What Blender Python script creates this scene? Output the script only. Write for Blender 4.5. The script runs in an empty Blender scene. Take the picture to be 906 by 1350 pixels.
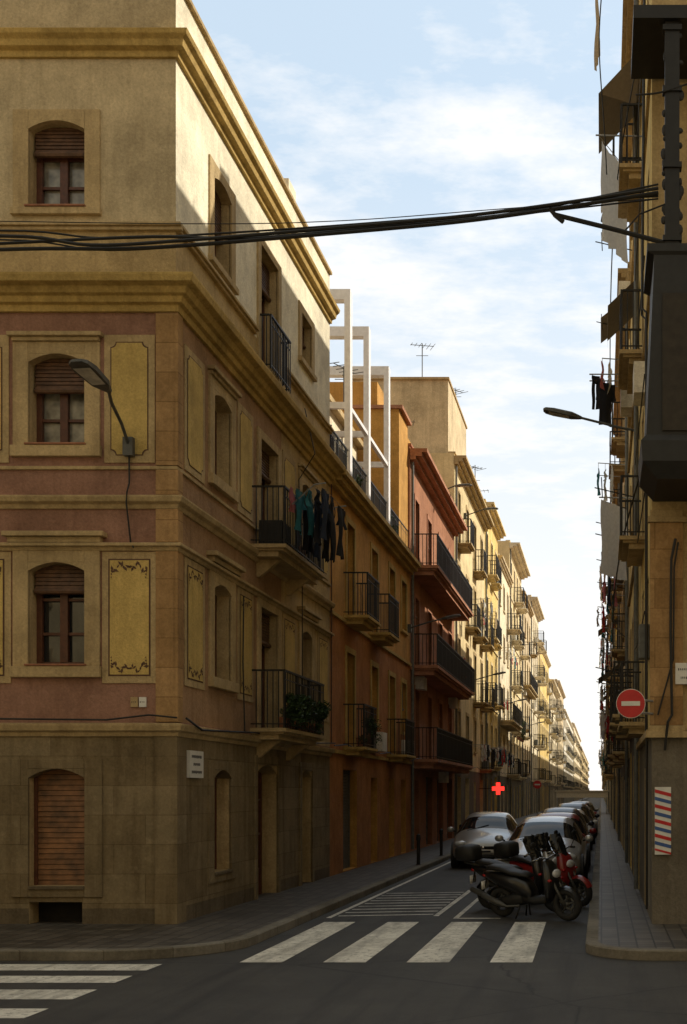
import bpy, math, random
from mathutils import Vector, Matrix
R=random.Random(7)
scene=bpy.context.scene
# ------------------------------------------------------------------ materials
def newmat(name):
    m=bpy.data.materials.new(name); m.use_nodes=True
    nt=m.node_tree; b=nt.nodes['Principled BSDF']
    return m,nt,b
def N(nt,t,**k):
    n=nt.nodes.new(t)
    for a,v in k.items(): setattr(n,a,v)
    return n
def mix(nt,a,b,fac,mode='MIX'):
    m=N(nt,'ShaderNodeMix',data_type='RGBA',blend_type=mode)
    for s,v in ((6,a),(7,b),(0,fac)):
        if isinstance(v,(tuple,list)): m.inputs[s].default_value=(*v[:3],1)
        elif isinstance(v,(int,float)): m.inputs[s].default_value=v
        else: nt.links.new(v,m.inputs[s])
    return m.outputs[2]
def ramp(nt,src,p0,p1,c0=(0,0,0),c1=(1,1,1)):
    r=N(nt,'ShaderNodeValToRGB'); e=r.color_ramp.elements
    e[0].position=p0;e[1].position=p1;e[0].color=(*c0,1);e[1].color=(*c1,1)
    nt.links.new(src,r.inputs[0]); return r.outputs[0]
def noise(nt,vec,scale,detail=4,rough=.55):
    n=N(nt,'ShaderNodeTexNoise'); n.inputs['Scale'].default_value=scale
    n.inputs['Detail'].default_value=detail; n.inputs['Roughness'].default_value=rough
    nt.links.new(vec,n.inputs['Vector']); return n.outputs[0]
def mapping(nt,vec,sc):
    m=N(nt,'ShaderNodeMapping'); m.inputs['Scale'].default_value=sc
    nt.links.new(vec,m.inputs[0]); return m.outputs[0]
def bump(nt,b,h,strength=.3,dist=.02):
    n=N(nt,'ShaderNodeBump'); n.inputs['Strength'].default_value=strength; n.inputs['Distance'].default_value=dist
    nt.links.new(h,n.inputs['Height']); nt.links.new(n.outputs[0],b.inputs['Normal'])
def stucco(name,col,dirt=.5,rough=.9,ashlar=None,bs=.4,patch=.3):
    m,nt,b=newmat(name); tc=N(nt,'ShaderNodeTexCoord').outputs['Object']
    dark=tuple(c*.7 for c in col); light=tuple(min(1,c*1.22+.01) for c in col)
    n1=noise(nt,tc,.9,4,.7); c=mix(nt,dark,light,ramp(nt,n1,.3,.68))
    st=noise(nt,mapping(nt,tc,(3.5,3.5,.28)),1.6,3,.65)
    c=mix(nt,c,(col[0]*.45,col[1]*.41,col[2]*.36),mix(nt,(0,0,0),(dirt*.8,)*3,ramp(nt,st,.48,.76)))
    n2=noise(nt,tc,5.5,2,.8)
    c=mix(nt,c,tuple(min(1,x*1.35+.03) for x in col),mix(nt,(0,0,0),(patch,)*3,ramp(nt,n2,.56,.7)))
    h=noise(nt,tc,26,3,.8)
    c=mix(nt,c,mix(nt,(.74,.74,.74),(1.22,1.22,1.22),ramp(nt,h,.2,.8)),1.0,'MULTIPLY')
    if ashlar:
        s=N(nt,'ShaderNodeSeparateXYZ'); nt.links.new(tc,s.inputs[0])
        a=N(nt,'ShaderNodeMath',operation='ADD'); nt.links.new(s.outputs[0],a.inputs[0]); nt.links.new(s.outputs[1],a.inputs[1])
        cb=N(nt,'ShaderNodeCombineXYZ'); nt.links.new(a.outputs[0],cb.inputs[0]); nt.links.new(s.outputs[2],cb.inputs[1])
        br=N(nt,'ShaderNodeTexBrick'); nt.links.new(cb.outputs[0],br.inputs['Vector'])
        br.inputs['Scale'].default_value=1; br.inputs['Brick Width'].default_value=ashlar[0]; br.inputs['Row Height'].default_value=ashlar[1]
        br.inputs['Mortar Size'].default_value=ashlar[2]; br.inputs['Color1'].default_value=(1,1,1,1); br.inputs['Color2'].default_value=(.70,.66,.6,1)
        br.inputs['Mortar'].default_value=(.5,.46,.4,1); br.inputs['Mortar Smooth'].default_value=.3
        c=mix(nt,c,br.outputs[0],.8,'MULTIPLY')
        h=mix(nt,h,br.outputs[0],.6)
    nt.links.new(c,b.inputs['Base Color']); b.inputs['Roughness'].default_value=rough
    b.inputs['Specular IOR Level'].default_value=.2
    bump(nt,b,h,bs,.03); return m
def simple(name,col,rough=.6,metal=0,var=.25,scale=8,bs=0.0,spec=.5,coat=0):
    m,nt,b=newmat(name); tc=N(nt,'ShaderNodeTexCoord').outputs['Object']
    n=noise(nt,tc,scale,2,.6)
    c=mix(nt,tuple(x*(1-var) for x in col),tuple(min(1,x*(1+var)) for x in col),ramp(nt,n,.3,.7))
    nt.links.new(c,b.inputs['Base Color']); b.inputs['Roughness'].default_value=rough; b.inputs['Metallic'].default_value=metal
    b.inputs['Specular IOR Level'].default_value=spec; b.inputs['Coat Weight'].default_value=coat
    if bs: bump(nt,b,noise(nt,tc,scale*5,2,.6),bs,.01)
    return m
def fabric(name,col,tr=.35):
    m=simple(name,col,.9,scale=15,bs=.3,var=.15); nt=m.node_tree; b=nt.nodes['Principled BSDF']
    t=N(nt,'ShaderNodeBsdfTranslucent'); t.inputs[0].default_value=(*col,1)
    mx=N(nt,'ShaderNodeMixShader'); mx.inputs[0].default_value=tr
    out=[n for n in nt.nodes if n.type=='OUTPUT_MATERIAL'][0]
    nt.links.new(b.outputs[0],mx.inputs[1]); nt.links.new(t.outputs[0],mx.inputs[2]); nt.links.new(mx.outputs[0],out.inputs[0]); return m
M={}
M['tan']=stucco('tan_stucco',(.47,.345,.17),.5)
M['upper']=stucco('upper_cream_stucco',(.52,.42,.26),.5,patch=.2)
M['upside']=stucco('upper_stucco_sunlit_tint',(.82,.75,.59),.25,patch=.2)  # upper stucco lightened for the side wall; sunlight is put into its colour
M['red']=stucco('faded_pink_render',(.31,.17,.12),.5,patch=.25)
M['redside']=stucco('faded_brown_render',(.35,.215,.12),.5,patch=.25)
M['gold']=stucco('ochre_panel',(.57,.41,.14),.4,patch=.15)
M['trim']=stucco('stone_trim',(.47,.35,.185),.65)
M['cornice']=stucco('ochre_cornice',(.50,.345,.115),.7)
M['quoin']=stucco('quoin_stone',(.43,.265,.12),.5,ashlar=(3,.42,.008))
M['ashlar']=stucco('ground_ashlar',(.25,.195,.115),.8,ashlar=(.9,.42,.006),bs=.5)
M['plinth']=stucco('plinth_stone',(.14,.11,.07),.8)
M['orange']=stucco('ochre_orange_stucco',(.54,.29,.075),.5)
M['orange2']=stucco('orange_stucco',(.42,.18,.06),.6)
M['salmon']=stucco('salmon_stucco',(.36,.165,.09),.5)
M['salmontrim']=stucco('salmon_trim',(.42,.2,.12),.4)
M['cream']=stucco('cream_stucco',(.70,.57,.33),.5)
M['beige']=stucco('beige_stucco',(.60,.49,.32),.5)
M['pale']=stucco('pale_stucco',(.76,.67,.5),.45)
M['yellow']=stucco('yellow_stucco',(.70,.52,.2),.4)
M['white']=stucco('white_render',(.78,.75,.68),.4)
M['grey']=stucco('grey_render',(.16,.14,.11),.6)
M['lilac']=simple('white_painted_steel',(.8,.78,.8),.5,var=.08)
M['roof']=stucco('roof_tiles',(.3,.15,.09),.5)
M['wood']=simple('window_wood',(.095,.032,.016),.45,scale=14,bs=.2)
M['woodL']=simple('roller_blind_wood',(.11,.055,.028),.6,scale=10,bs=.2,var=.4)
M['woodO']=simple('varnished_slats',(.19,.085,.032),.5,scale=5,bs=.2,var=.5)
M['green']=simple('green_shutter',(.035,.06,.045),.6,scale=10)
M['greyw']=simple('grey_shutter',(.13,.135,.13),.6,scale=10)
M['iron']=simple('black_iron',(.014,.013,.012),.55,metal=.2)
M['dark']=simple('dark_interior',(.012,.011,.01),.9)
M['olive']=simple('dark_bay_panel',(.035,.028,.02),.8)
M['border']=simple('brown_painted_border',(.10,.05,.03),.8)
M['curtain']=simple('curtain_behind_glass',(.22,.21,.18),.2,scale=5,coat=.8,var=.6)
M['plaque']=simple('white_marble',(.7,.69,.66),.5,var=.06)
M['ink']=simple('black_lettering',(.03,.03,.04),.6)
M['signred']=simple('red_sign_paint',(.5,.015,.02),.4,var=.1)
M['signwhite']=simple('white_sign_paint',(.7,.7,.68),.4,var=.1)
M['signblue']=simple('blue_sign_paint',(.04,.1,.30),.4,var=.1)
M['lampgrey']=simple('grey_lamp_metal',(.09,.09,.085),.5,metal=.3)
M['lampled']=simple('lamp_diffuser',(.5,.48,.42),.3)
M['steel']=simple('galvanised_steel',(.35,.35,.34),.45,metal=.7)
M['rubber']=simple('tyre_rubber',(.02,.02,.02),.85)
M['blackp']=simple('black_gloss_paint',(.008,.008,.009),.3,coat=.35,var=.1)
M['blackpl']=simple('black_plastic',(.014,.014,.014),.6)
M['seat']=simple('vinyl_seat',(.012,.011,.011),.55)
M['chrome']=simple('chrome',(.6,.6,.6),.18,metal=1)
M['silver']=simple('silver_car_paint',(.5,.5,.5),.3,metal=.5,coat=.6,var=.04)
M['greyc']=simple('grey_car_paint',(.33,.33,.32),.3,metal=.4,coat=.6,var=.04)
M['darkc']=simple('dark_car_paint',(.02,.025,.04),.3,metal=.2,coat=.4,var=.04)
M['redc']=simple('red_car_paint',(.22,.015,.015),.3,coat=.4,var=.04)
M['whitec']=simple('white_car_paint',(.75,.75,.72),.3,coat=.5,var=.04)
M['canopy']=simple('cream_canopy',(.62,.56,.46),.7,var=.1)
M['tail']=simple('tail_light',(.35,.01,.01),.2)
M['hlight']=simple('headlight_glass',(.55,.57,.6),.08,var=.1,coat=1)
M['terra']=simple('terracotta',(.30,.13,.07),.8)
M['leaf']=simple('leaf_green',(.05,.10,.03),.7,var=.6,scale=12)
M['leafd']=simple('leaf_dark',(.025,.055,.02),.7,var=.5,scale=12)
for n,c in dict(cl_black=(.015,.015,.02),cl_teal=(.03,.16,.19),cl_white=(.75,.75,.73),cl_red=(.4,.03,.03),cl_pink=(.5,.16,.18),cl_navy=(.02,.03,.06),cl_grey=(.2,.2,.2),cl_beige=(.45,.36,.24),cl_olive=(.12,.12,.06)).items():
    M[n]=fabric('cloth_'+n[3:],c,.45 if n in('cl_white','cl_beige') else .15)
M['awning']=fabric('awning_canvas',(.16,.12,.07),.2)
def glassmat():
    m,nt,b=newmat('window_glass'); tc=N(nt,'ShaderNodeTexCoord').outputs['Object']
    b.inputs['Base Color'].default_value=(.015,.017,.02,1); b.inputs['Roughness'].default_value=.03
    b.inputs['Specular IOR Level'].default_value=.9
    bump(nt,b,noise(nt,tc,3,2,.5),.06,.02); return m
M['glass']=glassmat()
def cg():
    m,nt,b=newmat('car_glass'); b.inputs['Base Color'].default_value=(.01,.012,.014,1); b.inputs['Roughness'].default_value=.04
    b.inputs['Specular IOR Level'].default_value=.35; return m
M['cglass']=cg()
def redled():
    m,nt,b=newmat('red_led'); b.inputs['Base Color'].default_value=(.5,.01,.01,1)
    b.inputs['Emission Color'].default_value=(1,.03,.02,1); b.inputs['Emission Strength'].default_value=2.2; return m
M['led']=redled()
def asphalt():
    m,nt,b=newmat('asphalt'); tc=N(nt,'ShaderNodeTexCoord').outputs['Object']
    c=mix(nt,(.024,.023,.022),(.056,.053,.048),ramp(nt,noise(nt,tc,.5,5,.75),.3,.7))
    c=mix(nt,c,mix(nt,(.4,.4,.4),(1.7,1.7,1.7),noise(nt,tc,80,2,.9)),1.0,'MULTIPLY')
    st=noise(nt,mapping(nt,tc,(2.2,.12,1)),1.5,3,.6)
    c=mix(nt,c,(.016,.015,.015),mix(nt,(0,0,0),(.7,)*3,ramp(nt,st,.48,.68)))
    v=N(nt,'ShaderNodeTexVoronoi',feature='DISTANCE_TO_EDGE'); v.inputs['Scale'].default_value=.3
    nt.links.new(mix(nt,tc,noise(nt,tc,2,3,.6),.12),v.inputs['Vector'])
    c=mix(nt,(.009,.009,.009),c,ramp(nt,v.outputs[0],.0,.005))
    nt.links.new(c,b.inputs['Base Color']); b.inputs['Roughness'].default_value=.72
    bump(nt,b,noise(nt,tc,120,2,.8),.5,.01); return m
M['asphalt']=asphalt()
def tiles(name,c1,w=.2):
    m,nt,b=newmat(name); tc=N(nt,'ShaderNodeTexCoord').outputs['Object']
    br=N(nt,'ShaderNodeTexBrick'); nt.links.new(tc,br.inputs['Vector']); br.offset=0
    br.inputs['Scale'].default_value=1; br.inputs['Brick Width'].default_value=w; br.inputs['Row Height'].default_value=w
    br.inputs['Mortar Size'].default_value=.012; br.inputs['Color1'].default_value=(*c1,1); br.inputs['Color2'].default_value=(*[x*.5 for x in c1],1)
    br.inputs['Mortar'].default_value=(*[x*.2 for x in c1],1)
    c=mix(nt,br.outputs[0],mix(nt,(.3,.3,.3),(1.5,1.5,1.5),noise(nt,tc,1.7,5,.75)),1.0,'MULTIPLY')
    nt.links.new(c,b.inputs['Base Color']); b.inputs['Roughness'].default_value=.55; b.inputs['Specular IOR Level'].default_value=.35
    bump(nt,b,br.outputs[0],.5,.02); return m
M['pave']=tiles('pavement_tiles',(.12,.106,.088),.22)
M['kerb']=stucco('granite_kerb',(.20,.185,.155),.4,ashlar=(1.0,5,.01))
def worn():
    m,nt,b=newmat('worn_road_paint'); tc=N(nt,'ShaderNodeTexCoord').outputs['Object']
    c=mix(nt,(.52,.50,.44),(.8,.78,.7),ramp(nt,noise(nt,tc,2.2,4,.7),.3,.65))
    w=ramp(nt,noise(nt,tc,11,6,.85),.54,.62)
    c=mix(nt,c,(.05,.048,.044),mix(nt,(0,0,0),(.85,)*3,w))
    c=mix(nt,c,(.15,.145,.13),mix(nt,(0,0,0),(.65,)*3,ramp(nt,noise(nt,mapping(nt,tc,(3,.4,1)),1.2,3,.6),.48,.7)))
    nt.links.new(c,b.inputs['Base Color']); b.inputs['Roughness'].default_value=.7
    bump(nt,b,noise(nt,tc,90,2,.8),.3,.01); return m
M['paint']=worn()
# ------------------------------------------------------------------ mesh builder
class MB:
    def __init__(s): s.v=[];s.f=[];s.m=[];s.mats=[]
    def mi(s,k):
        m=M[k]
        if m not in s.mats: s.mats.append(m)
        return s.mats.index(m)
    def poly(s,pts,k):
        a=len(s.v); s.v+= [tuple(p) for p in pts]; s.f.append(tuple(range(a,a+len(pts)))); s.m.append(s.mi(k))
    def hexa(s,p,k):
        a=len(s.v); s.v+=[tuple(q) for q in p]; i=s.mi(k)
        for f in ((0,3,2,1),(4,5,6,7),(0,1,5,4),(1,2,6,5),(2,3,7,6),(3,0,4,7)):
            s.f.append(tuple(a+j for j in f)); s.m.append(i)
    def box(s,x0,x1,y0,y1,z0,z1,k):
        s.hexa([(x0,y0,z0),(x1,y0,z0),(x1,y1,z0),(x0,y1,z0),(x0,y0,z1),(x1,y0,z1),(x1,y1,z1),(x0,y1,z1)],k)
    def fb(s,F,u0,u1,z0,z1,n0,n1,k):
        P=F.p
        s.hexa([P(u0,z0,n1),P(u1,z0,n1),P(u1,z0,n0),P(u0,z0,n0),P(u0,z1,n1),P(u1,z1,n1),P(u1,z1,n0),P(u0,z1,n0)],k)
    def rings(s,rings,k,cap=True,closed=True):
        a=len(s.v); n=len(rings[0]); i=s.mi(k)
        for r in rings: s.v+=[tuple(p) for p in r]
        for j in range(len(rings)-1):
            for q in range(n if closed else n-1):
                q2=(q+1)%n
                s.f.append((a+j*n+q,a+j*n+q2,a+(j+1)*n+q2,a+(j+1)*n+q)); s.m.append(i)
        if cap and closed:
            s.f.append(tuple(a+q for q in reversed(range(n)))); s.m.append(i)
            s.f.append(tuple(a+(len(rings)-1)*n+q for q in range(n))); s.m.append(i)
    def tube(s,path,r,k,seg=6):
        P=[Vector(p) for p in path]; rr=[]
        up=Vector((0,0,1))
        for i,p in enumerate(P):
            d=(P[min(i+1,len(P)-1)]-P[max(i-1,0)]).normalized()
            a=d.cross(up if abs(d.z)<.95 else Vector((1,0,0))).normalized(); b=d.cross(a)
            rad=r[i] if isinstance(r,(list,tuple)) else r
            rr.append([p+a*rad*math.cos(2*math.pi*q/seg)+b*rad*math.sin(2*math.pi*q/seg) for q in range(seg)])
        s.rings(rr,k)
    def ell(s,c,ax,k,seg=14,rows=8,pw=1.0):
        rr=[]
        for j in range(rows+1):
            t=math.pi*(j+.02)/(rows+.04); z=math.cos(t); w=abs(math.sin(t))**pw
            rr.append([(c[0]+ax[0]*w*math.cos(2*math.pi*q/seg),c[1]+ax[1]*w*math.sin(2*math.pi*q/seg),c[2]+ax[2]*z) for q in range(seg)])
        s.rings(rr,k)
    def loftx(s,secs,k,seg=16,pw=.7):
        rr=[]
        for x,z,hw,hz in secs:
            r=[]
            for q in range(seg):
                t=2*math.pi*q/seg; c=math.cos(t); d=math.sin(t)
                r.append((x,hw*math.copysign(abs(c)**pw,c),z+hz*math.copysign(abs(d)**pw,d)))
            rr.append(r)
        s.rings(rr,k)
    def torus(s,c,Rr,r,k,axis='y',seg=28,cs=8,sq=1.0):
        a=len(s.v); i=s.mi(k)
        for j in range(seg):
            t=2*math.pi*j/seg
            for q in range(cs):
                p=2*math.pi*q/cs; rad=Rr+r*math.cos(p); h=r*sq*math.sin(p)
                if axis=='y': s.v.append((c[0]+rad*math.cos(t),c[1]+h,c[2]+rad*math.sin(t)))
                else: s.v.append((c[0]+h,c[1]+rad*math.cos(t),c[2]+rad*math.sin(t)))
        for j in range(seg):
            for q in range(cs):
                s.f.append((a+j*cs+q,a+j*cs+(q+1)%cs,a+((j+1)%seg)*cs+(q+1)%cs,a+((j+1)%seg)*cs+q)); s.m.append(i)
    def obj(s,name,parent=None,smooth=False,bevel=0,sub=0,world=True):
        if not s.f: return None
        me=bpy.data.meshes.new(name); me.from_pydata(s.v,[],s.f)
        for m in s.mats: me.materials.append(m)
        me.polygons.foreach_set('material_index',s.m)
        if smooth: me.polygons.foreach_set('use_smooth',[True]*len(s.f))
        me.update()
        o=bpy.data.objects.new(name,me); scene.collection.objects.link(o)
        if parent:
            o.parent=parent
            if world: o.location=-parent.location
        if bevel:
            b=o.modifiers.new('b','BEVEL'); b.width=bevel; b.segments=2; b.limit_method='ANGLE'
        if sub:
            b=o.modifiers.new('s','SUBSURF'); b.levels=sub; b.render_levels=sub
        return o
def empty(name,loc=(0,0,0),rot=0):
    e=bpy.data.objects.new(name,None); scene.collection.objects.link(e); e.location=loc; e.rotation_euler=(0,0,rot); return e
class Fr:
    def __init__(s,o,u,n): s.o=Vector(o);s.u=Vector(u);s.n=Vector(n)
    def p(s,u,z,n=0): return s.o+s.u*u+s.n*n+Vector((0,0,z))
XL=-6.066; XR=.72; YC=17.3
FL=Fr((XL,0,0),(0,1,0),(1,0,0)); FF=Fr((0,YC,0),(1,0,0),(0,-1,0)); FRt=Fr((XR,0,0),(0,1,0),(-1,0,0))
# ------------------------------------------------------------------ facade system
def facade(mb,F,u0,u1,z0,z1,ops,matf,zb=(),ub=(),rev='trim'):
    us=sorted(set([u0,u1]+list(ub)+[o['u0'] for o in ops]+[o['u1'] for o in ops]))
    zs=sorted(set([z0,z1]+list(zb)+[o['z0'] for o in ops]+[o['z1'] for o in ops]))
    for i in range(len(us)-1):
        for j in range(len(zs)-1):
            um=(us[i]+us[i+1])/2; zm=(zs[j]+zs[j+1])/2
            if any(o['u0']<um<o['u1'] and o['z0']<zm<o['z1'] for o in ops): continue
            mb.poly([F.p(us[i],zs[j]),F.p(us[i+1],zs[j]),F.p(us[i+1],zs[j+1]),F.p(us[i],zs[j+1])],matf(um,zm))
    for o in ops:
        a,b,c,d=o['u0'],o['u1'],o['z0'],o['z1']; D=-o.get('d',.25)-.06
        for q in (((a,c),(b,c)),((b,c),(b,d)),((b,d),(a,d)),((a,d),(a,c))):
            mb.poly([F.p(*q[0],0),F.p(*q[1],0),F.p(*q[1],D),F.p(*q[0],D)],rev)
def arch(mb,F,u0,u1,zt,rise,n0,n1,k,seg=10):
    pts=[]
    for i in range(seg+1):
        t=i/seg; u=u0+(u1-u0)*t; z=zt-rise*(2*t-1)**2; pts.append((u,z))
    for i in range(seg):
        (ua,za),(ub_,zb_)=pts[i],pts[i+1]
        if zt-za<1e-4 and zt-zb_<1e-4: continue
        mb.poly([F.p(ua,za,n0),F.p(ub_,zb_,n0),F.p(ub_,zt,n0),F.p(ua,zt,n0)],k)
        mb.poly([F.p(ua,za,n0),F.p(ub_,zb_,n0),F.p(ub_,zb_,n1),F.p(ua,za,n1)],k)
def slats(mb,F,u0,u1,z0,z1,n,k,h=.05):
    c=max(1,int((z1-z0)/h)); hh=(z1-z0)/c
    for i in range(c):
        z=z0+i*hh
        P=F.p
        mb.hexa([P(u0,z,n+.012),P(u1,z,n+.012),P(u1,z,n-.012),P(u0,z,n-.012),P(u0,z+hh*.9,n-.002),P(u1,z+hh*.9,n-.002),P(u1,z+hh*.9,n-.02),P(u0,z+hh*.9,n-.02)],k)
def window(mb,F,o,det=1):
    u0,u1,z0,z1=o['u0'],o['u1'],o['z0'],o['z1']; d=o.get('d',.25); kind=o['k']; W=o.get('w','wood'); n=-d
    if kind=='dark':
        mb.poly([F.p(u0,z0,n-.05),F.p(u1,z0,n-.05),F.p(u1,z1,n-.05),F.p(u0,z1,n-.05)],'dark'); return
    if kind=='blind':
        mb.poly([F.p(u0,z0,n-.05),F.p(u1,z0,n-.05),F.p(u1,z1,n-.05),F.p(u0,z1,n-.05)],'dark')
        slats(mb,F,u0+.01,u1-.01,z0,z1,n,o.get('bm','woodO'),.075 if det else .2)
        mb.fb(F,u0+.002,u0+.05,z0,z1,n-.03,n+.03,W); mb.fb(F,u1-.05,u1-.002,z0,z1,n-.03,n+.03,W); return
    if kind=='shut':
        um=(u0+u1)/2
        mb.poly([F.p(u0,z0,n-.05),F.p(u1,z0,n-.05),F.p(u1,z1,n-.05),F.p(u0,z1,n-.05)],'dark')
        for a,b in ((u0+.01,um-.006),(um+.006,u1-.01)):
            mb.fb(F,a,a+.05,z0+.01,z1-.01,n-.02,n+.02,W); mb.fb(F,b-.05,b,z0+.01,z1-.01,n-.02,n+.02,W)
            for zz in (z0+.01,(z0+z1)/2-.03,z1-.07): mb.fb(F,a+.05,b-.05,zz,zz+.06,n-.018,n+.018,W)
            slats(mb,F,a+.05,b-.05,z0+.07,z1-.07,n,W,.07 if det else .2)
        return
    # glazed
    g='curtain' if o.get('cur') else 'glass'
    mb.poly([F.p(u0,z0,n-.05),F.p(u1,z0,n-.05),F.p(u1,z1,n-.05),F.p(u0,z1,n-.05)],g)
    t=.085 if det else .06; q_=.02 if det else .014; um=(u0+u1)/2; zb=z0
    if kind=='door': zb=z0+.5; mb.fb(F,u0+t,u1-t,z0,zb,n-.045,n-.01,W)
    mb.fb(F,u0+.002,u0+t,z0,z1,n-.04,n+.02,W); mb.fb(F,u1-t,u1-.002,z0,z1,n-.04,n+.02,W)
    mb.fb(F,u0+t,u1-t,z1-t,z1-.002,n-.04,n+.018,W)
    if kind!='door': mb.fb(F,u0+t,u1-t,z0+.002,z0+t,n-.04,n+.018,W)
    mb.fb(F,um-.055,um+.055,zb+(.0 if kind=='door' else t),z1-t,n-.04,n+.03,W)
    h=z1-zb; k=3 if det else 2
    for i in range(1,k):
        z=zb+h*i/k
        mb.fb(F,u0+t,um-.055,z-q_,z+q_,n-.04,n+.005,W); mb.fb(F,um+.055,u1-t,z-q_,z+q_,n-.04,n+.005,W)
    bl=o.get('bl',0)
    if bl:
        slats(mb,F,u0+.03,u1-.03,z1-h*bl,z1-.01,n+.11,o.get('bm','woodL'),.05 if det else .15)
        mb.tube([F.p(u0+.03,z1-h*bl-.03,n+.11),F.p(u1-.03,z1-h*bl-.03,n+.11)],.045,o.get('bm','woodL'),8)
def surround(mb,F,o,ws,wt,wb,pr,k,sill=True):
    u0,u1,z0,z1=o['u0'],o['u1'],o['z0'],o['z1']
    mb.fb(F,u0-ws,u0,z0-(wb if not sill else 0),z1+wt,-.02,pr,k); mb.fb(F,u1,u1+ws,z0-(wb if not sill else 0),z1+wt,-.02,pr,k)
    mb.fb(F,u0,u1,z1,z1+wt,-.02,pr-.002,k)
    if sill: mb.fb(F,u0-ws-.02,u1+ws+.02,z0-wb,z0-.001,-.02,pr+.05,k)
    else: mb.fb(F,u0,u1,z0-wb,z0,-.02,pr-.002,k)
def railing(mb,F,u0,u1,z,n,h=1.0,sp=.11,t=.008,n0=0.0,belly=0):
    mb.fb(F,u0,u1,z+h-.02,z+h+.015,n-.02,n+.02,'iron'); mb.fb(F,u0,u1,z+.06,z+.08,n-.01,n+.01,'iron')
    mb.fb(F,u0,u1,z+h-.16,z+h-.145,n-.008,n+.008,'iron')
    c=max(2,int((u1-u0)/sp))
    for i in range(c+1):
        u=u0+(u1-u0)*i/c; w=t if i%8 else t*1.8
        mb.fb(F,u-w,u+w,z,z+h,n-w,n+w,'iron')
    for u in (u0,u1):
        mb.fb(F,u-.018,u+.018,z+h-.018,z+h+.013,n0,n-.02,'iron'); mb.fb(F,u-.009,u+.009,z+.06,z+.08,n0,n-.01,'iron')
        c2=max(1,int((n-n0)/sp))
        for i in range(1,c2+1):
            nn=n0+(n-n0)*i/(c2+1); mb.fb(F,u-t,u+t,z,z+h,nn-t,nn+t,'iron')
def balcony(mb,F,u0,u1,z,dep,k='trim',h=1.0,sp=.11,slab=.13,t=.008):
    mb.fb(F,u0,u1,z-slab*.5,z,-.02,dep,k); mb.fb(F,u0+.06,u1-.06,z-slab*.8,z-slab*.5,-.02,dep-.06,k)
    mb.fb(F,u0+.12,u1-.12,z-slab*1.5,z-slab*.8,-.02,dep-.16,k)
    railing(mb,F,u0+.04,u1-.04,z,dep-.04,h,sp,t)
def cloth(mb,p,du,w,h,k,kind='sheet',seed=0):
    r=random.Random(seed); p=Vector(p); du=Vector(du).normalized(); nn=du.cross(Vector((0,0,1)))
    ph=r.random()*6; gx,gz=8,7
    def piece(a0,a1,z0,z1,fl=0,skew=0):
        rows=[]
        for j in range(gz+1):
            t=j/gz; row=[]
            for i in range(gx+1):
                s=i/gx; uu=a0+(a1-a0)*s; uu+=fl*(s-.5)*t+skew*t
                off=.035*math.sin(uu*22+ph)*(.3+t)+.02*math.sin(t*7+ph+uu*9)
                zz=z0+(z1-z0)*t+ (.02*math.sin(uu*15+ph) if j==gz else 0)
                row.append(p+du*uu+nn*off-Vector((0,0,zz)))
            rows.append(row)
        mb.rings(rows,k,cap=False,closed=False)
    if kind=='shirt':
        piece(.16*w,.84*w,0,h); piece(0,.2*w,.03*h,.42*h,0,-.05*w); piece(.8*w,w,.03*h,.42*h,0,.05*w)
    elif kind=='pants':
        piece(0,w*.6,0,h*.25); piece(0,w*.27,h*.24,h); piece(w*.33,w*.6,h*.24,h)
    else: piece(0,w,0,h)
CL=['cl_black','cl_navy','cl_grey','cl_white','cl_teal','cl_red','cl_beige','cl_white','cl_white','cl_pink']
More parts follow.
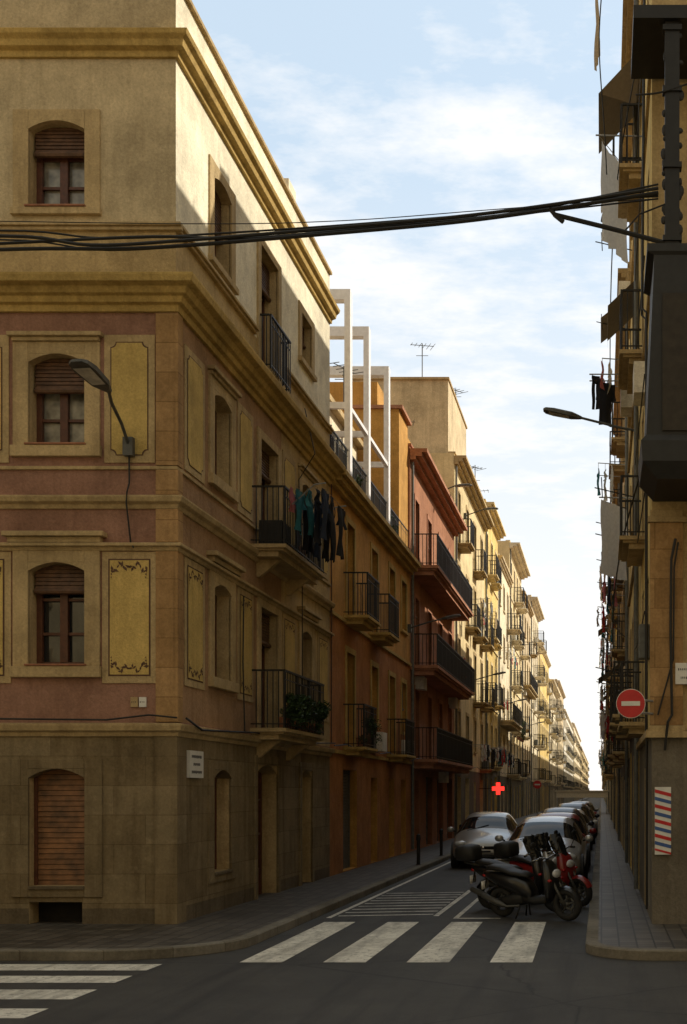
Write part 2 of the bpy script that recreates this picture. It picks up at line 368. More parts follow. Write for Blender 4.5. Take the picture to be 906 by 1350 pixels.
# ------------------------------------------------------------------ corner building
def x_(px): return (px-793)/92.5
def corner_building():
    E=empty('corner_apartment_building',(-11,22,0))
    w=MB(); tr=MB(); wi=MB(); ir=MB()
    Y1=27.098; X0=-17.0; H=13.6
    def bandmat(u,z):
        if z<.35: return 'plinth'
        if z<2.9: return 'ashlar'
        if z<9.1: return 'red'
        if z<10.0: return 'tan'
        return 'upper'
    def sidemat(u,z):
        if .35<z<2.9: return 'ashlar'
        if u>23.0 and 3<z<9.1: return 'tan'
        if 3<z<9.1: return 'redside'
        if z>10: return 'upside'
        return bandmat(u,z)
    zb=[.35,2.9,9.1,10.0]
    cols=[-7.76,-10.65,-13.6]
    fo=[]
    for i,c in enumerate(cols):
        fo+= [dict(u0=c-.4,u1=c+.4,z0=.67,z1=2.34,k='blind',a=.13,d=.18,fl=0),
              dict(u0=c-.4,u1=c+.4,z0=3.8,z1=5.28,k='win',a=.12,bl=.24,fl=1,cur=False),
              dict(u0=c-.4,u1=c+.4,z0=6.94,z1=8.25,k='win',a=.12,bl=.34,fl=2,cur=(i==0)),
              dict(u0=c-.4,u1=c+.4,z0=10.32,z1=11.57,k='win',a=.12,bl=.3,fl=3,cur=(i==0)),
              dict(u0=c-.4,u1=c+.36,z0=.05,z1=.44,k='dark',a=0,fl=-1)]
    facade(w,FF,X0,XL,0,H,fo,bandmat,zb)
    A=(18.95,19.83); B=(21.55,22.7); C=(24.5,25.35)
    so=[dict(u0=A[0],u1=A[1],z0=.75,z1=2.36,k='blind',a=.13,fl=0),dict(u0=B[0]-.2,u1=B[1],z0=.1,z1=2.5,k='door',w='wood',a=.16,fl=9,d=.3),dict(u0=C[0],u1=C[1]+.05,z0=.1,z1=2.45,k='shut',a=.13,fl=9)]
    for z0,z1,zd,fl in ((3.8,5.3,3.02,1),(6.94,8.3,6.24,2)):
        so+=[dict(u0=A[0],u1=A[1],z0=z0,z1=z1,k='blind',bm='woodL',a=.1,fl=fl),dict(u0=B[0],u1=B[1],z0=zd,z1=z1,k='door',bl=.3,a=0,fl=8),dict(u0=C[0],u1=C[1],z0=z0-.4,z1=z1,k='shut' if fl==1 else 'win',a=.1,fl=fl,bl=.2)]
    so+=[dict(u0=A[0],u1=A[1],z0=10.32,z1=11.7,k='win',bl=.5,a=.1,fl=3),dict(u0=B[0],u1=B[1],z0=9.5,z1=11.75,k='door',bl=.3,a=0,fl=8),dict(u0=C[0],u1=C[1],z0=10.75,z1=11.7,k='win',a=0,fl=3,bl=.4)]
    facade(w,FL,YC,Y1,0,H,so,sidemat,zb,[23.0])
    w.poly([(X0,YC,0),(X0,Y1,0),(X0,Y1,H),(X0,YC,H)],'tan'); w.poly([(X0,Y1,0),(XL,Y1,0),(XL,Y1,H),(X0,Y1,H)],'tan')
    w.poly([(X0,YC,H-.3),(XL,YC,H-.3),(XL,Y1,H-.3),(X0,Y1,H-.3)],'roof')
    w.obj('walls',E)
    for F,ops in ((FF,fo),(FL,so)):
        for o in ops:
            window(wi,F,o,1)
            fl=o['fl']
            if o['a']:
                arch(tr,F,o['u0'],o['u1'],o['z1'],o['a'],(.03 if fl<9 else .0),-o.get('d',.25),'trim' if fl else 'ashlar')
            if fl in (1,2): surround(tr,F,o,.22,.17,.16,.035,'trim')
            elif fl==0: surround(tr,F,o,.25,.14,.16,.03,'ashlar',False); tr.fb(F,o['u0'],o['u1'],o['z0']-.05,o['z0']-.004,-.1,.05,'plinth')
            elif fl==3: surround(tr,F,o,.22,.16,.1,.03,'trim'); 
            elif fl==8: tr.fb(F,o['u0']-.2,o['u0'],o['z0'],o['z1']+.15,-.02,.035,'trim'),tr.fb(F,o['u1'],o['u1']+.2,o['z0'],o['z1']+.15,-.02,.035,'trim'),tr.fb(F,o['u0'],o['u1'],o['z1'],o['z1']+.15,-.02,.033,'trim')
            elif fl==9: tr.fb(F,o['u0']-.16,o['u0'],0,o['z1']+.16,-.02,.03,'ashlar'),tr.fb(F,o['u1'],o['u1']+.16,0,o['z1']+.16,-.02,.03,'ashlar'),tr.fb(F,o['u0'],o['u1'],o['z1'],o['z1']+.16,-.02,.028,'ashlar')
            if fl in (1,):
                zt=o['z1']+.3
                tr.fb(F,o['u0']-.32,o['u1']+.32,zt+.05,zt+.12,-.02,.17,'trim'); tr.fb(F,o['u0']-.26,o['u1']+.26,zt-.03,zt+.048,-.02,.11,'trim')
            if fl==2:
                zt=o['z1']+.17
                tr.fb(F,o['u0']-.27,o['u1']+.27,zt+.06,zt+.12,-.02,.12,'trim'); tr.fb(F,o['u0']-.22,o['u1']+.22,zt+.002,zt+.058,-.02,.07,'trim')
    for o in fo:
        if o['fl'] in (1,2,3): tr.fb(FF,o['u0']-.03,o['u1']+.03,o['z0']+.001,o['z0']+.03,-.2,.10,'terra')
    def wrap(prof,k,x0=X0,y1=Y1,mb=tr):
        r=[[(x0,YC-n,z) for n,z in prof],[(XL+n,YC-n,z) for n,z in prof],[(XL+n,y1,z) for n,z in prof]]
        mb.rings(r,k,cap=True)
    wrap([(-.02,2.80),(.03,2.80),(.05,2.86),(.10,2.88),(.12,2.95),(.12,2.98),(-.02,3.0)],'trim')
    wrap([(-.02,5.44),(.04,5.44),(.06,5.49),(.11,5.50),(.11,5.545),(-.02,5.56)],'trim')
    wrap([(-.02,6.04),(.03,6.04),(.05,6.1),(.11,6.13),(.13,6.19),(.13,6.215),(-.02,6.23)],'trim')
    wrap([(-.02,6.60),(.035,6.60),(.035,6.65),(-.02,6.65)],'trim',)
    wrap([(-.02,8.84),(.05,8.84),(.06,8.93),(.12,8.95),(.14,9.03),(.2,9.05),(.24,9.13),(.34,9.16),(.36,9.24),(.36,9.275),(-.02,9.33)],'cornice')
    wrap([(-.02,12.46),(.05,12.46),(.06,12.54),(.14,12.57),(.16,12.65),(.22,12.7),(.24,12.76),(-.02,12.82)],'cornice')
    wrap([(-.02,13.55),(.06,13.55),(.06,13.62),(-.3,13.62),(-.3,13.55)],'trim')
    def seg(F,a,b):
        tr.fb(F,a,b,10.0,10.05,-.02,.06,'trim'); tr.fb(F,a,b,10.052,10.1,-.02,.1,'trim')
    seg(FF,X0,XL+.10); seg(FL,YC+.001,21.2); seg(FL,23.1,Y1)
    tr.fb(FF,x_(182),XL-.01,10.11,10.2,-.02,.03,'upper')
    for z0,z1 in ((3.005,5.435),(5.565,6.035),(6.235,6.595),(6.655,8.83)):
        tr.fb(FF,-6.34,XL,z0,z1,-.02,.045,'quoin'); tr.fb(FL,YC-.045+.0,YC+.16,z0,z1,-.02,.047,'quoin')
    tr.fb(FF,-6.36,XL,.0,2.795,-.02,.03,'ashlar'); tr.fb(FL,YC-.03,YC+.35,.0,2.795,-.02,.032,'ashlar')
    pn=MB()
    def panel(F,u0,u1,z0,z1,notch,orn,seed=0):
        pn.fb(F,u0-.09,u1+.09,z0-.10,z1+.10,-.02,.018,'trim')
        def outl(g):
            a=notch
            if not notch: return [(u0+g,z0+g),(u1-g,z0+g),(u1-g,z1-g),(u0+g,z1-g)]
            o=[]
            for (cx,cz,sx,sz,t0) in ((u0,z0,1,1,0),(u1,z0,-1,1,1),(u1,z1,-1,-1,2),(u0,z1,1,-1,3)):
                arc=[]
                for i in range(6):
                    t=math.pi/2*i/5; arc.append((cx+sx*(a*math.cos(t)+g*.7),cz+sz*(a*math.sin(t)+g*.7)))
                if t0 in (0,2): arc=arc[::-1]
                o+=arc
            return o
        out=outl(0); inn=outl(.022)
        pn.poly([F.p(a,b,.022) for a,b in out],'border'); 
        pn.poly([F.p(a,b,.026) for a,b in inn],'gold')
        if orn:
            r=random.Random(seed)
            for sz in (z0,z1):
                s=1 if sz==z0 else -1
                um=(u0+u1)/2
                for side in (-1,1):
                    base=(um+side*(u1-u0)/2*.82,sz+s*.07)
                    for j in range(9):
                        t=j/8; cu=base[0]-side*t*(u1-u0)*.38; cz=base[1]+s*(.02+.05*math.sin(t*9)+ (1-t)*.05)
                        L=.03+.02*r.random(); ang=r.random()*3.14
                        c,d=math.cos(ang)*L,math.sin(ang)*L
                        pn.poly([F.p(cu-c,cz-d,.029+j*.0004),F.p(cu+d*.4,cz-c*.4,.029+j*.0004),F.p(cu+c,cz+d,.029+j*.0004),F.p(cu-d*.4,cz+c*.4,.029+j*.0004)],'border')
                    for j in range(5):
                        cu=base[0]+side*.0; cz=base[1]+s*(.06+j*.045)
                        if j<4: pn.poly([F.p(cu-.02,cz,.0335),F.p(cu,cz+.018,.0335),F.p(cu+.02-.008*j,cz+.0,.0335),F.p(cu,cz-.02,.0335)],'border')
    for i,c in enumerate(cols):
        for s in ((1,-1) if i==0 else (-1,)):
            cc=c+s*1.04
            panel(FF,cc-.3,cc+.3,3.66,5.33,0,True,i*3+s)
            panel(FF,cc-.27,cc+.27,6.80,8.42,.075,False)
    for a,b in ((17.72,18.42),(20.3,21.0),(23.15,23.95),(26.0,26.8)):
        panel(FL,a,b,3.66,5.33,0,True,int(a*10)); panel(FL,a,b,6.80,8.42,.075,False)
    pn.obj('painted_panels',E)
    tr.obj('trim',E,bevel=.008)
    wi.obj('windows',E)
    ba=MB()
    balcony(ba,FL,20.95,24.0,3.12,.62,'trim'); balcony(ba,FL,20.95,24.0,6.30,.62,'trim'); 
    railing(ba,FL,B[0]-.1,B[1]+.1,9.5,.22,.95)
    for z in (3.12,6.30):
        for u in (21.4,23.4):
            ba.rings([[FL.p(u-.06,z-.2,-.02),FL.p(u+.06,z-.2,-.02),FL.p(u+.06,z-.2,.42),FL.p(u-.06,z-.2,.42)],[FL.p(u-.06,z-.5,-.02),FL.p(u+.06,z-.5,-.02),FL.p(u+.06,z-.5,.05),FL.p(u-.06,z-.5,.05)]],'trim')
    # things kept on the upper balcony
    ba.box(XL+.1,XL+.5,21.15,21.75,6.31,6.75,'blackpl'); ba.tube([(XL+.35,22.9,6.31),(XL+.35,22.9,6.62)],[.11,.15],'terra',12)
    ba.obj('balconies',E)
    cb=MB()
    cb.tube([FF.p(-6.71,6.9,.06),FF.p(-6.71,6.4,.05),FF.p(-6.70,6.25,.16),FF.p(-6.71,6.1,.16),FF.p(-6.69,5.55,.05),FF.p(-6.62,5.47,.13)],.012,'iron')
    cb.tube([FF.p(X0,3.03,.13),FF.p(-9,3.05,.13),FF.p(-7,3.03,.13),FF.p(-6.4,3.1,.13),FF.p(-6.0,3.06,.14)],.014,'iron')
    cb.tube([FL.p(17.3,3.06,.15),FL.p(18,2.93,.14),FL.p(20.9,3.03,.14),FL.p(24,2.98,.14),FL.p(27,3.1,.14)],.016,'iron')
    cb.tube([FL.p(20.3,3.0,.1),FL.p(20.3,4.2,.07),FL.p(20.35,5.3,.07)],.012,'iron')
    cb.tube([FL.p(24,9.6,.2),FL.p(24,8.7,.4),FL.p(24.05,8.2,.07),FL.p(24.0,6.3,.15),FL.p(24.1,3.1,.13)],.01,'iron')
    cb.tube([FL.p(26.95,3.1,.07),FL.p(26.95,8.85,.07)],.016,'border',8)
    cb.obj('wall_cables',E)
    ch=MB(); ch.box(-6.6,-6.08,23.6,24.15,13.3,13.95,'upside'); ch.box(-7.3,-6.25,25.9,26.9,13.3,14.0,'white'); ch.obj('chimneys',E)
    return E
corner_building()
def plaque(name,F,u0,u1,z0,z1,n=.03,lines=2,k='plaque'):
    e=empty(name,F.p((u0+u1)/2,z0,0)); m=MB(); m.fb(F,u0,u1,z0,z1,0.0,n,k)
    h=(z1-z0); 
    for i in range(lines):
        zc=z1-h*(i+.75)/(lines+.5); L=(u1-u0)*(.75 if i%2==0 else .5); uc=(u0+u1)/2; r=random.Random(i)
        q=uc-L/2
        while q<uc+L/2-.02:
            ww=.006+.010*r.random(); m.fb(F,q,q+ww,zc-h*.05*(.7+.6*r.random()),zc+h*.05,n-.002,n+.003,'ink'); q+=ww+.014
    m.obj('plate',e)
plaque('street_name_plaque',FL,17.75,18.35,2.22,2.62,.05,3)
plaque('house_number_sign',FF,-6.70,-6.60,3.22,3.36,.03,1,'trim'); plaque('house_number_sign',FF,-6.58,-6.48,3.22,3.36,.03,1)
# ------------------------------------------------------------------ generic row houses
def row_house(name,F,sgn,y0,y1,H,wall,trim='trim',bays=None,floors=None,seed=0,ground='grey',det=0,cornice=.3,longb=(),shut='green',balp=.6,bdep=.6,back=10,sp=.13,roofk='roof',wall2=None,junk=True,pipe=True):
    r=random.Random(seed); E=empty(name,((F.o.x-sgn*3),(y0+y1)/2,0))
    y0+=.002;y1-=.002
    w=MB();tr=MB();wi=MB();ba=MB()
    if floors is None:
        nf=max(2,int(round((H-.6)/3.1))); fh=(H-.5)/nf; floors=[i*fh for i in range(nf)]+[H-.4]
    if bays is None:
        nb=max(2,int(round((y1-y0)/2.9))); bays=[y0+(y1-y0)*(i+.5)/nb for i in range(nb)]
    ops=[]
    colk=[r.random()<balp for _ in bays]
    for fi in range(len(floors)-1):
        zf,zn=floors[fi],floors[fi+1]
        for bi,b in enumerate(bays):
            hw=.42+.05*r.random()
            if fi==0: 
                if r.random()<.4: o=dict(u0=b-.8,u1=b+.8,z0=.15,z1=zn-.45,k=r.choice(['blind','door']),bm='greyw',w='greyw')
                else: o=dict(u0=b-.45,u1=b+.45,z0=.15,z1=zn-.6,k=r.choice(['door','shut','win']),w=r.choice(['wood',shut]))
                bal=0
            else:
                bal=(colk[bi] if r.random()<.85 else not colk[bi]) or (fi in longb)
                z0=zf+(.12 if bal else .85); z1=min(zf+2.35,zn-.35)
                o=dict(u0=b-hw,u1=b+hw,z0=z0,z1=z1,k=r.choice(['shut','door' if bal else 'win','blind','door' if bal else 'win']),w=r.choice(['wood',shut,shut]),bm=r.choice(['woodL',shut]),bl=r.choice([0,.3,.5]),cur=r.random()<.3)
            o['fi']=fi;o['bal']=bal;o['d']=.2; ops.append(o)
    gz=floors[1]-.1; g2=floors[2] if len(floors)>2 else gz+1
    facade(w,F,y0,y1,0,H,ops,lambda u,z: ground if z<gz else (wall2 if (wall2 and z<g2) else wall),[gz,g2],rev=wall)
    xo=F.o.x; xb=xo-F.n.x*back
    w.poly([(xo,y0,0),(xb,y0,0),(xb,y0,H),(xo,y0,H)],wall); w.poly([(xo,y1,0),(xb,y1,0),(xb,y1,H),(xo,y1,H)],wall)
    w.poly([(xb,y0,0),(xb,y1,0),(xb,y1,H),(xb,y0,H)],wall); w.poly([(xo,y0,H-.15),(xb,y0,H-.15),(xb,y1,H-.15),(xo,y1,H-.15)],roofk)
    if junk:
        for _ in range(3):
            yy=r.uniform(y0+.5,y1-2.2); hh=r.uniform(.5,2.4) if r.random()<.5 else r.uniform(.4,1.0); ww=r.uniform(.5,2.0); dd=r.uniform(.4,2.5)
            a,b=sorted((xo-F.n.x*dd,xo-F.n.x*(dd+2))); w.box(a,b,yy,yy+ww,H-.1,H+hh,r.choice([wall,'white',trim]))
    w.obj('walls',E)
    for o in ops:
        window(wi,F,o,det)
        if o['fi']>0:
            surround(tr,F,o,.12,.14,.08 if not o['bal'] else .03,.03,trim)
            zf=floors[o['fi']]
            if o['bal'] and o['fi'] not in longb:
                balcony(ba,F,o['u0']-.35,o['u1']+.35,zf+.08,bdep*r.uniform(.85,1.1),trim,1.0,sp,t=.009)
                if r.random()<.2: ba.fb(F,o['u0'],o['u1']-.2,zf+.1,zf+.6,.05,.35,r.choice(['white','greyw']))
            elif r.random()<.15: ba.fb(F,o['u0'],o['u0']+.7,o['z0']-.75,o['z0']-.25,.0,.3,'white')
    for fi in longb:
        balcony(ba,F,y0+.4,y1-.5,floors[fi]+.08,bdep+.1,trim,1.0,sp,.2,t=.009)
    for fi in range(1,len(floors)-1):
        if det or seed%2: tr.fb(F,y0,y1,floors[fi]-.1,floors[fi]-.02,-.02,.06,trim)
    tr.fb(F,y0,y1,H-.45,H-.34,-.02,cornice*.35,trim); tr.fb(F,y0,y1,H-.338,H-.22,-.02,cornice*.7,trim); tr.fb(F,y0,y1,H-.218,H-.1,-.02,cornice,trim)
    tr.fb(F,y0,y1,H,H+.06,-.25,.05,trim)
    if pipe: tr.tube([F.p(y0+.15,.2,.07),F.p(y0+.15,H-.5,.07)],.045,'greyw',8)
    tr.tube([F.p(y0+(y1-y0)*i/8,floors[1]+.05+(.08 if i%2 else 0),.1) for i in range(9)],.014,'iron',4)
    tr.obj('trim',E); wi.obj('windows',E); ba.obj('balconies',E)
    return E,floors,bays
Lf=lambda *a,**k: row_house('apartment_building',FL,-1,*a,**k)
E2,_,_=Lf(27.1,38.4,9.33,'orange','cornice',bays=[29.3,32.4,35.1,37.2],floors=[0,3.0,6.1,9.0],seed=3,ground='orange2',det=1,shut='greyw',balp=.45,cornice=.36,wall2='orange2',junk=False,pipe=False)
m=MB()
m.box(-9.9,-6.15,27.2,38.2,9.2,9.36,'roof')
railing(m,FL,27.3,38.3,9.36,-.06,.9)
m.box(-9.5,-7.3,28.2,36.3,9.37,12.3,'pale'); m.box(-9.6,-7.1,28.1,36.5,12.3,12.45,'trim')
m.box(-7.6,-6.12,36.7,38.35,9.37,13.6,'orange'); m.box(-7.7,-6.0,36.6,38.38,13.6,13.7,'salmontrim')
m.box(-8.6,-6.5,27.15,28.3,9.37,14.2,'pale')
for u in (29.4,30.9,32.4,33.9,35.6):
    m.fb(FL,u-.5,u+.5,9.5,11.6,-1.25,-1.22,'glass'); m.fb(FL,u-.56,u-.5,9.5,11.7,-1.25,-1.18,'wood'); m.fb(FL,u+.5,u+.56,9.5,11.7,-1.25,-1.18,'wood')
m.obj('roof_terrace',E2)
m=MB()
for y in (29.4,31.75,34.7):
    m.box(-6.2,-6.06,y-.13,y+.13,9.37,14.15,'lilac'); m.box(-9.2,-6.2,y-.13,y+.13,13.9,14.149,'lilac'); m.box(-9.2,-6.2,y-.05,y+.05,11.3,11.45,'lilac')
    m.box(-8.0,-7.86,y-.09,y+.09,9.37,13.97,'lilac')
m.box(-6.18,-6.08,29.53,34.57,11.3,11.4,'lilac')
e=empty('rooftop_pergola',(-7,32,9.4)); m.obj('frames',e)
E3,_,_=Lf(38.4,50.0,13.0,'salmon','salmontrim',seed=5,floors=[0,3.0,6.0,9.2,12.5],ground='salmon',longb=(1,2,3),shut='wood',cornice=.55,det=0,bdep=.75)
m=MB(); m.box(-11,-7.2,39,47,12.8,15.2,'orange'); m.obj('penthouse',E3)
E4,_,_=Lf(50.0,63.0,16.0,'cream','trim',seed=8,ground='grey',shut='green',balp=.8,cornice=.5)
m=MB(); m.box(-10.5,-6.35,50.3,57,15.8,19.1,'beige'); m.box(-10.6,-6.3,50.2,57.1,19.1,19.2,'trim'); m.obj('stair_tower',E4)
Lf(63.0,71.0,17.2,'yellow','cream',seed=11,balp=.6,cornice=.5,bdep=.6)
Lf(71.0,80.0,16.0,'pale','beige',seed=12,balp=.3,cornice=.3,bdep=.8,longb=(2,))
Lf(80.0,92.0,18.6,'cream','pale',seed=13,balp=.7,cornice=.7,bdep=.7)
Lf(92.0,104.0,17.4,'beige','trim',seed=14,balp=.3,cornice=.3,longb=(3,))
Lf(104.0,117.0,18.9,'pale','pale',seed=15,balp=.5,cornice=.6,bdep=.9)
Lf(117.0,140.0,16.8,'yellow','pale',seed=16,balp=.4,cornice=.3)
Lf(140.0,165.0,15.2,'pale','pale',seed=17,balp=.6,cornice=.6,bdep=.8)
Lf(165.0,194.0,17.4,'beige','pale',seed=18,balp=.3,cornice=.4)
Lf(194.0,260.0,15.5,'white','pale',seed=19,balp=.4)
Lf(260.0,350.0,17.0,'pale','pale',seed=20,balp=.3)
Lf(350.0,560.0,15.5,'cream','pale',seed=29,balp=.2)
Rt=lambda *a,**k: row_house('apartment_building',FRt,1,*a,**k)
def right_corner():
    E=empty('corner_apartment_building',(4,20,0)); w=MB();tr=MB();wi=MB();ba=MB()
    H=16.6; y1=22.498; x1=45
    sop=[];
    for i,z in enumerate((3.1,6.2,9.3,12.4)):
        sop+=[dict(u0=20.6,u1=21.5,z0=z+.12,z1=z+2.35,k='door',w='wood',bl=.3),dict(u0=18.4,u1=19.1,z0=z+.9,z1=z+2.2,k='shut',w='greyw')]
    sop+=[dict(u0=19.2,u1=20.2,z0=.15,z1=2.4,k='blind',bm='greyw')]
    mf=lambda u,z:'grey' if z<2.8 else 'tan'
    mf2=lambda u,z:'grey' if z<2.8 else 'yellow'
    facade(w,FRt,YC,y1,0,H,sop,mf2,[2.8])
    fo=[dict(u0=c-.45,u1=c+.45,z0=z+.8,z1=z+2.3,k='win',bl=.3) for c in (2.6,5.6,8.6,12,15) for z in (3.1,9.3,12.4)]+[dict(u0=c-.6,u1=c+.6,z0=.15,z1=2.4,k='blind',bm='greyw') for c in (2.9,5.9,8.9)]
    facade(w,FF,XR,x1,0,H,fo,mf,[2.8])
    w.poly([(x1,YC,0),(x1,y1,0),(x1,y1,H),(x1,YC,H)],'tan'); w.poly([(XR,y1,0),(x1,y1,0),(x1,y1,H),(XR,y1,H)],'tan'); w.poly([(XR,YC,H-.2),(x1,YC,H-.2),(x1,y1,H-.2),(XR,y1,H-.2)],'roof')
    w.obj('walls',E)
    for o in sop: window(wi,FRt,o,1)
    for o in fo: window(wi,FF,o,1); surround(tr,FF,o,.15,.15,.1,.03,'trim')
    for z in (3.1,6.2,9.3,12.4): balcony(ba,FRt,20.2,22.0,z+.08,.42,'trim')
    tr.fb(FF,XR-.03,1.16,2.96,5.84,-.02,.06,'quoin'); tr.fb(FF,XR-.06,1.21,5.84,5.92,-.02,.1,'trim'); tr.fb(FF,XR-.03,1.16,5.92,6.02,-.02,.06,'trim')
    tr.fb(FF,XR-.09,1.22,2.78,2.87,-.02,.1,'trim'); tr.fb(FF,1.222,x1,2.82,2.9,-.02,.08,'trim'); tr.fb(FF,XR-.05,1.19,2.87,2.955,-.02,.075,'trim')
    tr.fb(FRt,YC+.001,y1,2.8,2.9,-.02,.08,'trim')
    for z in (9.2,12.3,15.4): tr.fb(FF,XR-.05,x1,z,z+.1,-.02,.08,'trim'); tr.fb(FRt,YC+.001,y1,z,z+.1,-.02,.05,'trim')
    tr.tube([FF.p(1.05,5.6,.1),FF.p(.99,5.3,.12),FF.p(.98,4.3,.1),FF.p(1.0,3.1,.1),FF.p(.94,3.0,.12),FF.p(.9,2.6,.06)],.022,'iron')
    tr.tube([FF.p(1.09,5.55,.1),FF.p(1.03,5.2,.12),FF.p(1.02,3.9,.1),FF.p(.8,3.1,.1)],.014,'iron')
    for uu,zz in ((17.7,.3),(17.95,2.9)): tr.tube([FRt.p(uu,zz,.06),FRt.p(uu,9,.06),FRt.p(uu+.1,9.1,.12),FRt.p(uu+.1,15.5,.07)],.02,'iron',6)
    for k in range(6): tr.tube([FRt.p(17.4,4.6+k*1.7,.1),FRt.p(19.9,4.45+k*1.7,.12),FRt.p(22.4,4.65+k*1.7,.1)],.012,'iron',4)
    tr.box(XR-.16,XR-.005,18.0,18.35,4.0,4.5,'greyw'); tr.box(XR-.2,XR-.005,19.4,20.1,8.4,8.9,'white')
    tr.obj('trim',E,bevel=.006); wi.obj('windows',E); ba.obj('balconies',E)
    # enclosed dark bay on the cross-street front
    b=MB(); x0,xx,ya,yb,za,zb=.52,2.4,15.9,YC-.04,6.3,9.2
    def ring(x,z,ins): return [(x0+x+ins,ya+ins,z),(xx,ya+ins,z),(xx,yb,z),(x0+x+ins,yb,z)]
    b.rings([ring(.10,za-.16,.12),ring(.02,za+.05,.0),ring(.0,za+.32,.0),ring(.04,za+.4,.03),ring(.14,zb-.3,.03),ring(.14,zb-.14,.03),ring(.08,zb-.1,.0),ring(.08,zb,.0)],'blackpl')
    b.box(.80,1.32,ya+.005,ya+.03,za+.45,za+2.25,'olive'); b.box(1.42,1.94,ya+.005,ya+.03,za+.45,za+2.25,'olive')
    b.box(.42,2.5,15.85,YC-.09,12.12,12.29,'iron')
    b.obj('enclosed_balcony',E)
    # straight cast-iron post with small irregular leaf castings
    p=MB(); cx,cy=.93,15.97; rp=random.Random(4)
    p.box(cx-.095,cx+.095,cy-.05,cy+.05,9.2,12.12,'iron')
    for z in (9.24,10.2,11.2,12.0): p.box(cx-.125,cx+.125,cy-.075,cy+.075,z,z+.07,'iron')
    for _ in range(26):
        s=rp.choice((-1,1)); z=rp.uniform(9.35,11.95); p.ell((cx+s*rp.uniform(.085,.115),cy-.02,z),(rp.uniform(.02,.05),.03,rp.uniform(.03,.09)),'iron',7,5)
    p.tube([(-.63,15.95,9.60),(.1,15.95,9.42),(.86,15.95,9.22)],.03,'iron',6); p.tube([(-.68,15.95,9.68),(-.6,15.95,9.58),(-.5,15.95,9.5)],.03,'iron',6); p.tube([(.3,15.95,9.37),(.5,15.95,9.6),(.88,15.95,9.75)],.012,'iron',5)
    p.obj('iron_post',E)
right_corner()
RB=[(22.5,31,17.6,'yellow',21),(31,45,15.5,'cream',22),(45,60,14,'yellow',23),(60,80,12.2,'cream',24),(80,110,11.2,'pale',25),(110,160,11.2,'pale',26),(160,260,11.2,'pale',27),(260,560,11,'cream',28)]
for a,b,H,k,s in RB:
    E,fl,bys=Rt(a,b,H,k,'trim',seed=s,balp=.6,bdep=.5,cornice=.3,sp=.16,junk=(a>40))
rr=random.Random(5)
def rack(mbp,mbc,F,u,z,L,w,n,seed,side=0,hs=(.4,.9)):
    r=random.Random(seed)
    mbp.tube([F.p(u,z,.0),F.p(u,z+.05,n)],.012,'steel',5); mbp.tube([F.p(u+w,z,.0),F.p(u+w,z+.05,n)],.012,'steel',5)
    for k in range(3):
        nn=n*(.55+.22*k); mbp.tube([F.p(u,z+.04,nn),F.p(u+w,z+.04,nn)],.005,'steel',4)
        q=u+.05
        while q<u+w-.25:
            ww=.22+.3*r.random(); 
            if r.random()<.65: cloth(mbc,F.p(q,z+.03,nn),F.u,ww,r.uniform(*hs),r.choice(CL),r.choice(['shirt','sheet','pants','shirt']),r.randint(0,999))
            q+=ww+.04
P=MB();C=MB();A=MB()
for a,b,H,k,s in RB[:5]+[(20.6,22.5,17,'',1)]:
    z=3.1
    while z<H-2.5:
        u=a+.3
        while u<b-2:
            if rr.random()<.52:
                rack(P,C,FRt,u,z+1.2+rr.uniform(-.1,.5),1,rr.uniform(1,1.8),rr.uniform(.65,.85),rr.randint(0,9999))
            if rr.random()<.16:
                zz=z+2.4; d=rr.uniform(.6,.85); A.poly([FRt.p(u,zz,.02),FRt.p(u+1.8,zz,.02),FRt.p(u+1.8,zz-.55,d),FRt.p(u,zz-.55,d)],'awning'); A.poly([FRt.p(u,zz-.55,d),FRt.p(u+1.8,zz-.55,d),FRt.p(u+1.8,zz-.75,d),FRt.p(u,zz-.75,d)],'awning')
            if rr.random()<.4:
                zz=z+rr.uniform(.8,2.2); P.tube([FRt.p(u+.5,zz,0),FRt.p(u+.5,zz+.2,.85)],.012,'iron',5); P.tube([FRt.p(u+.5,zz+.0,.7),FRt.p(u+.5,zz+.4,.72)],.01,'iron',4)
            u+=rr.uniform(2.2,3.4)
        z+=3.1
cloth(C,(-.02,21.4,13.5),(.45,1,0),1.2,1.7,'cl_white','sheet',3); P.tube([(.72,21.3,13.52),(-.1,21.3,13.54)],.015,'steel',5);P.tube([(.72,22.7,13.52),(.3,22.7,13.54)],.015,'steel',5);P.tube([(-.04,21.3,13.53),(.56,22.7,13.53)],.008,'steel',5)
cloth(C,(.0,24.4,7.9),(.6,1,0),1.0,1.5,'cl_white','sheet',33); P.tube([(.72,24.4,7.92),(-.05,24.4,7.94)],.015,'steel',5)
A.poly([(.7,21.0,14.9),(.7,23,14.9),(-.05,23,14.1),(-.05,21.0,14.1)],'awning'); A.poly([(.7,21.0,14.9),(-.05,21.0,14.1),(.6,21,13.9)],'awning')
cloth(C,(-.08,22.2,17.2),(0,1,0),.5,1.7,'cl_beige','sheet',8); cloth(C,(-.2,25.0,10.6),(1,.3,0),.3,.7,'cl_black','pants',9); cloth(C,(-.1,25.4,10.6),(1,.3,0),.4,.9,'cl_black','shirt',10)
P.tube([(.72,25,10.62),(-.25,25,10.62)],.015,'steel',5);P.tube([(.72,25.4,10.62),(-.25,25.4,10.62)],.015,'steel',5)
e=empty('hanging_laundry',(.3,30,6)); P.obj('drying_racks',e); C.obj('clothes',e,smooth=True)
e=empty('balcony_awning',(.3,30,6)); A.obj('canvas',e)
P=MB();C=MB()
zz=7.38; du=-.6
for u in (21.8,23.5): P.tube([FL.p(u+du,zz-.4,.6),FL.p(u+du,zz,1.05),FL.p(u+du,zz+.03,1.25)],.014,'steel',5)
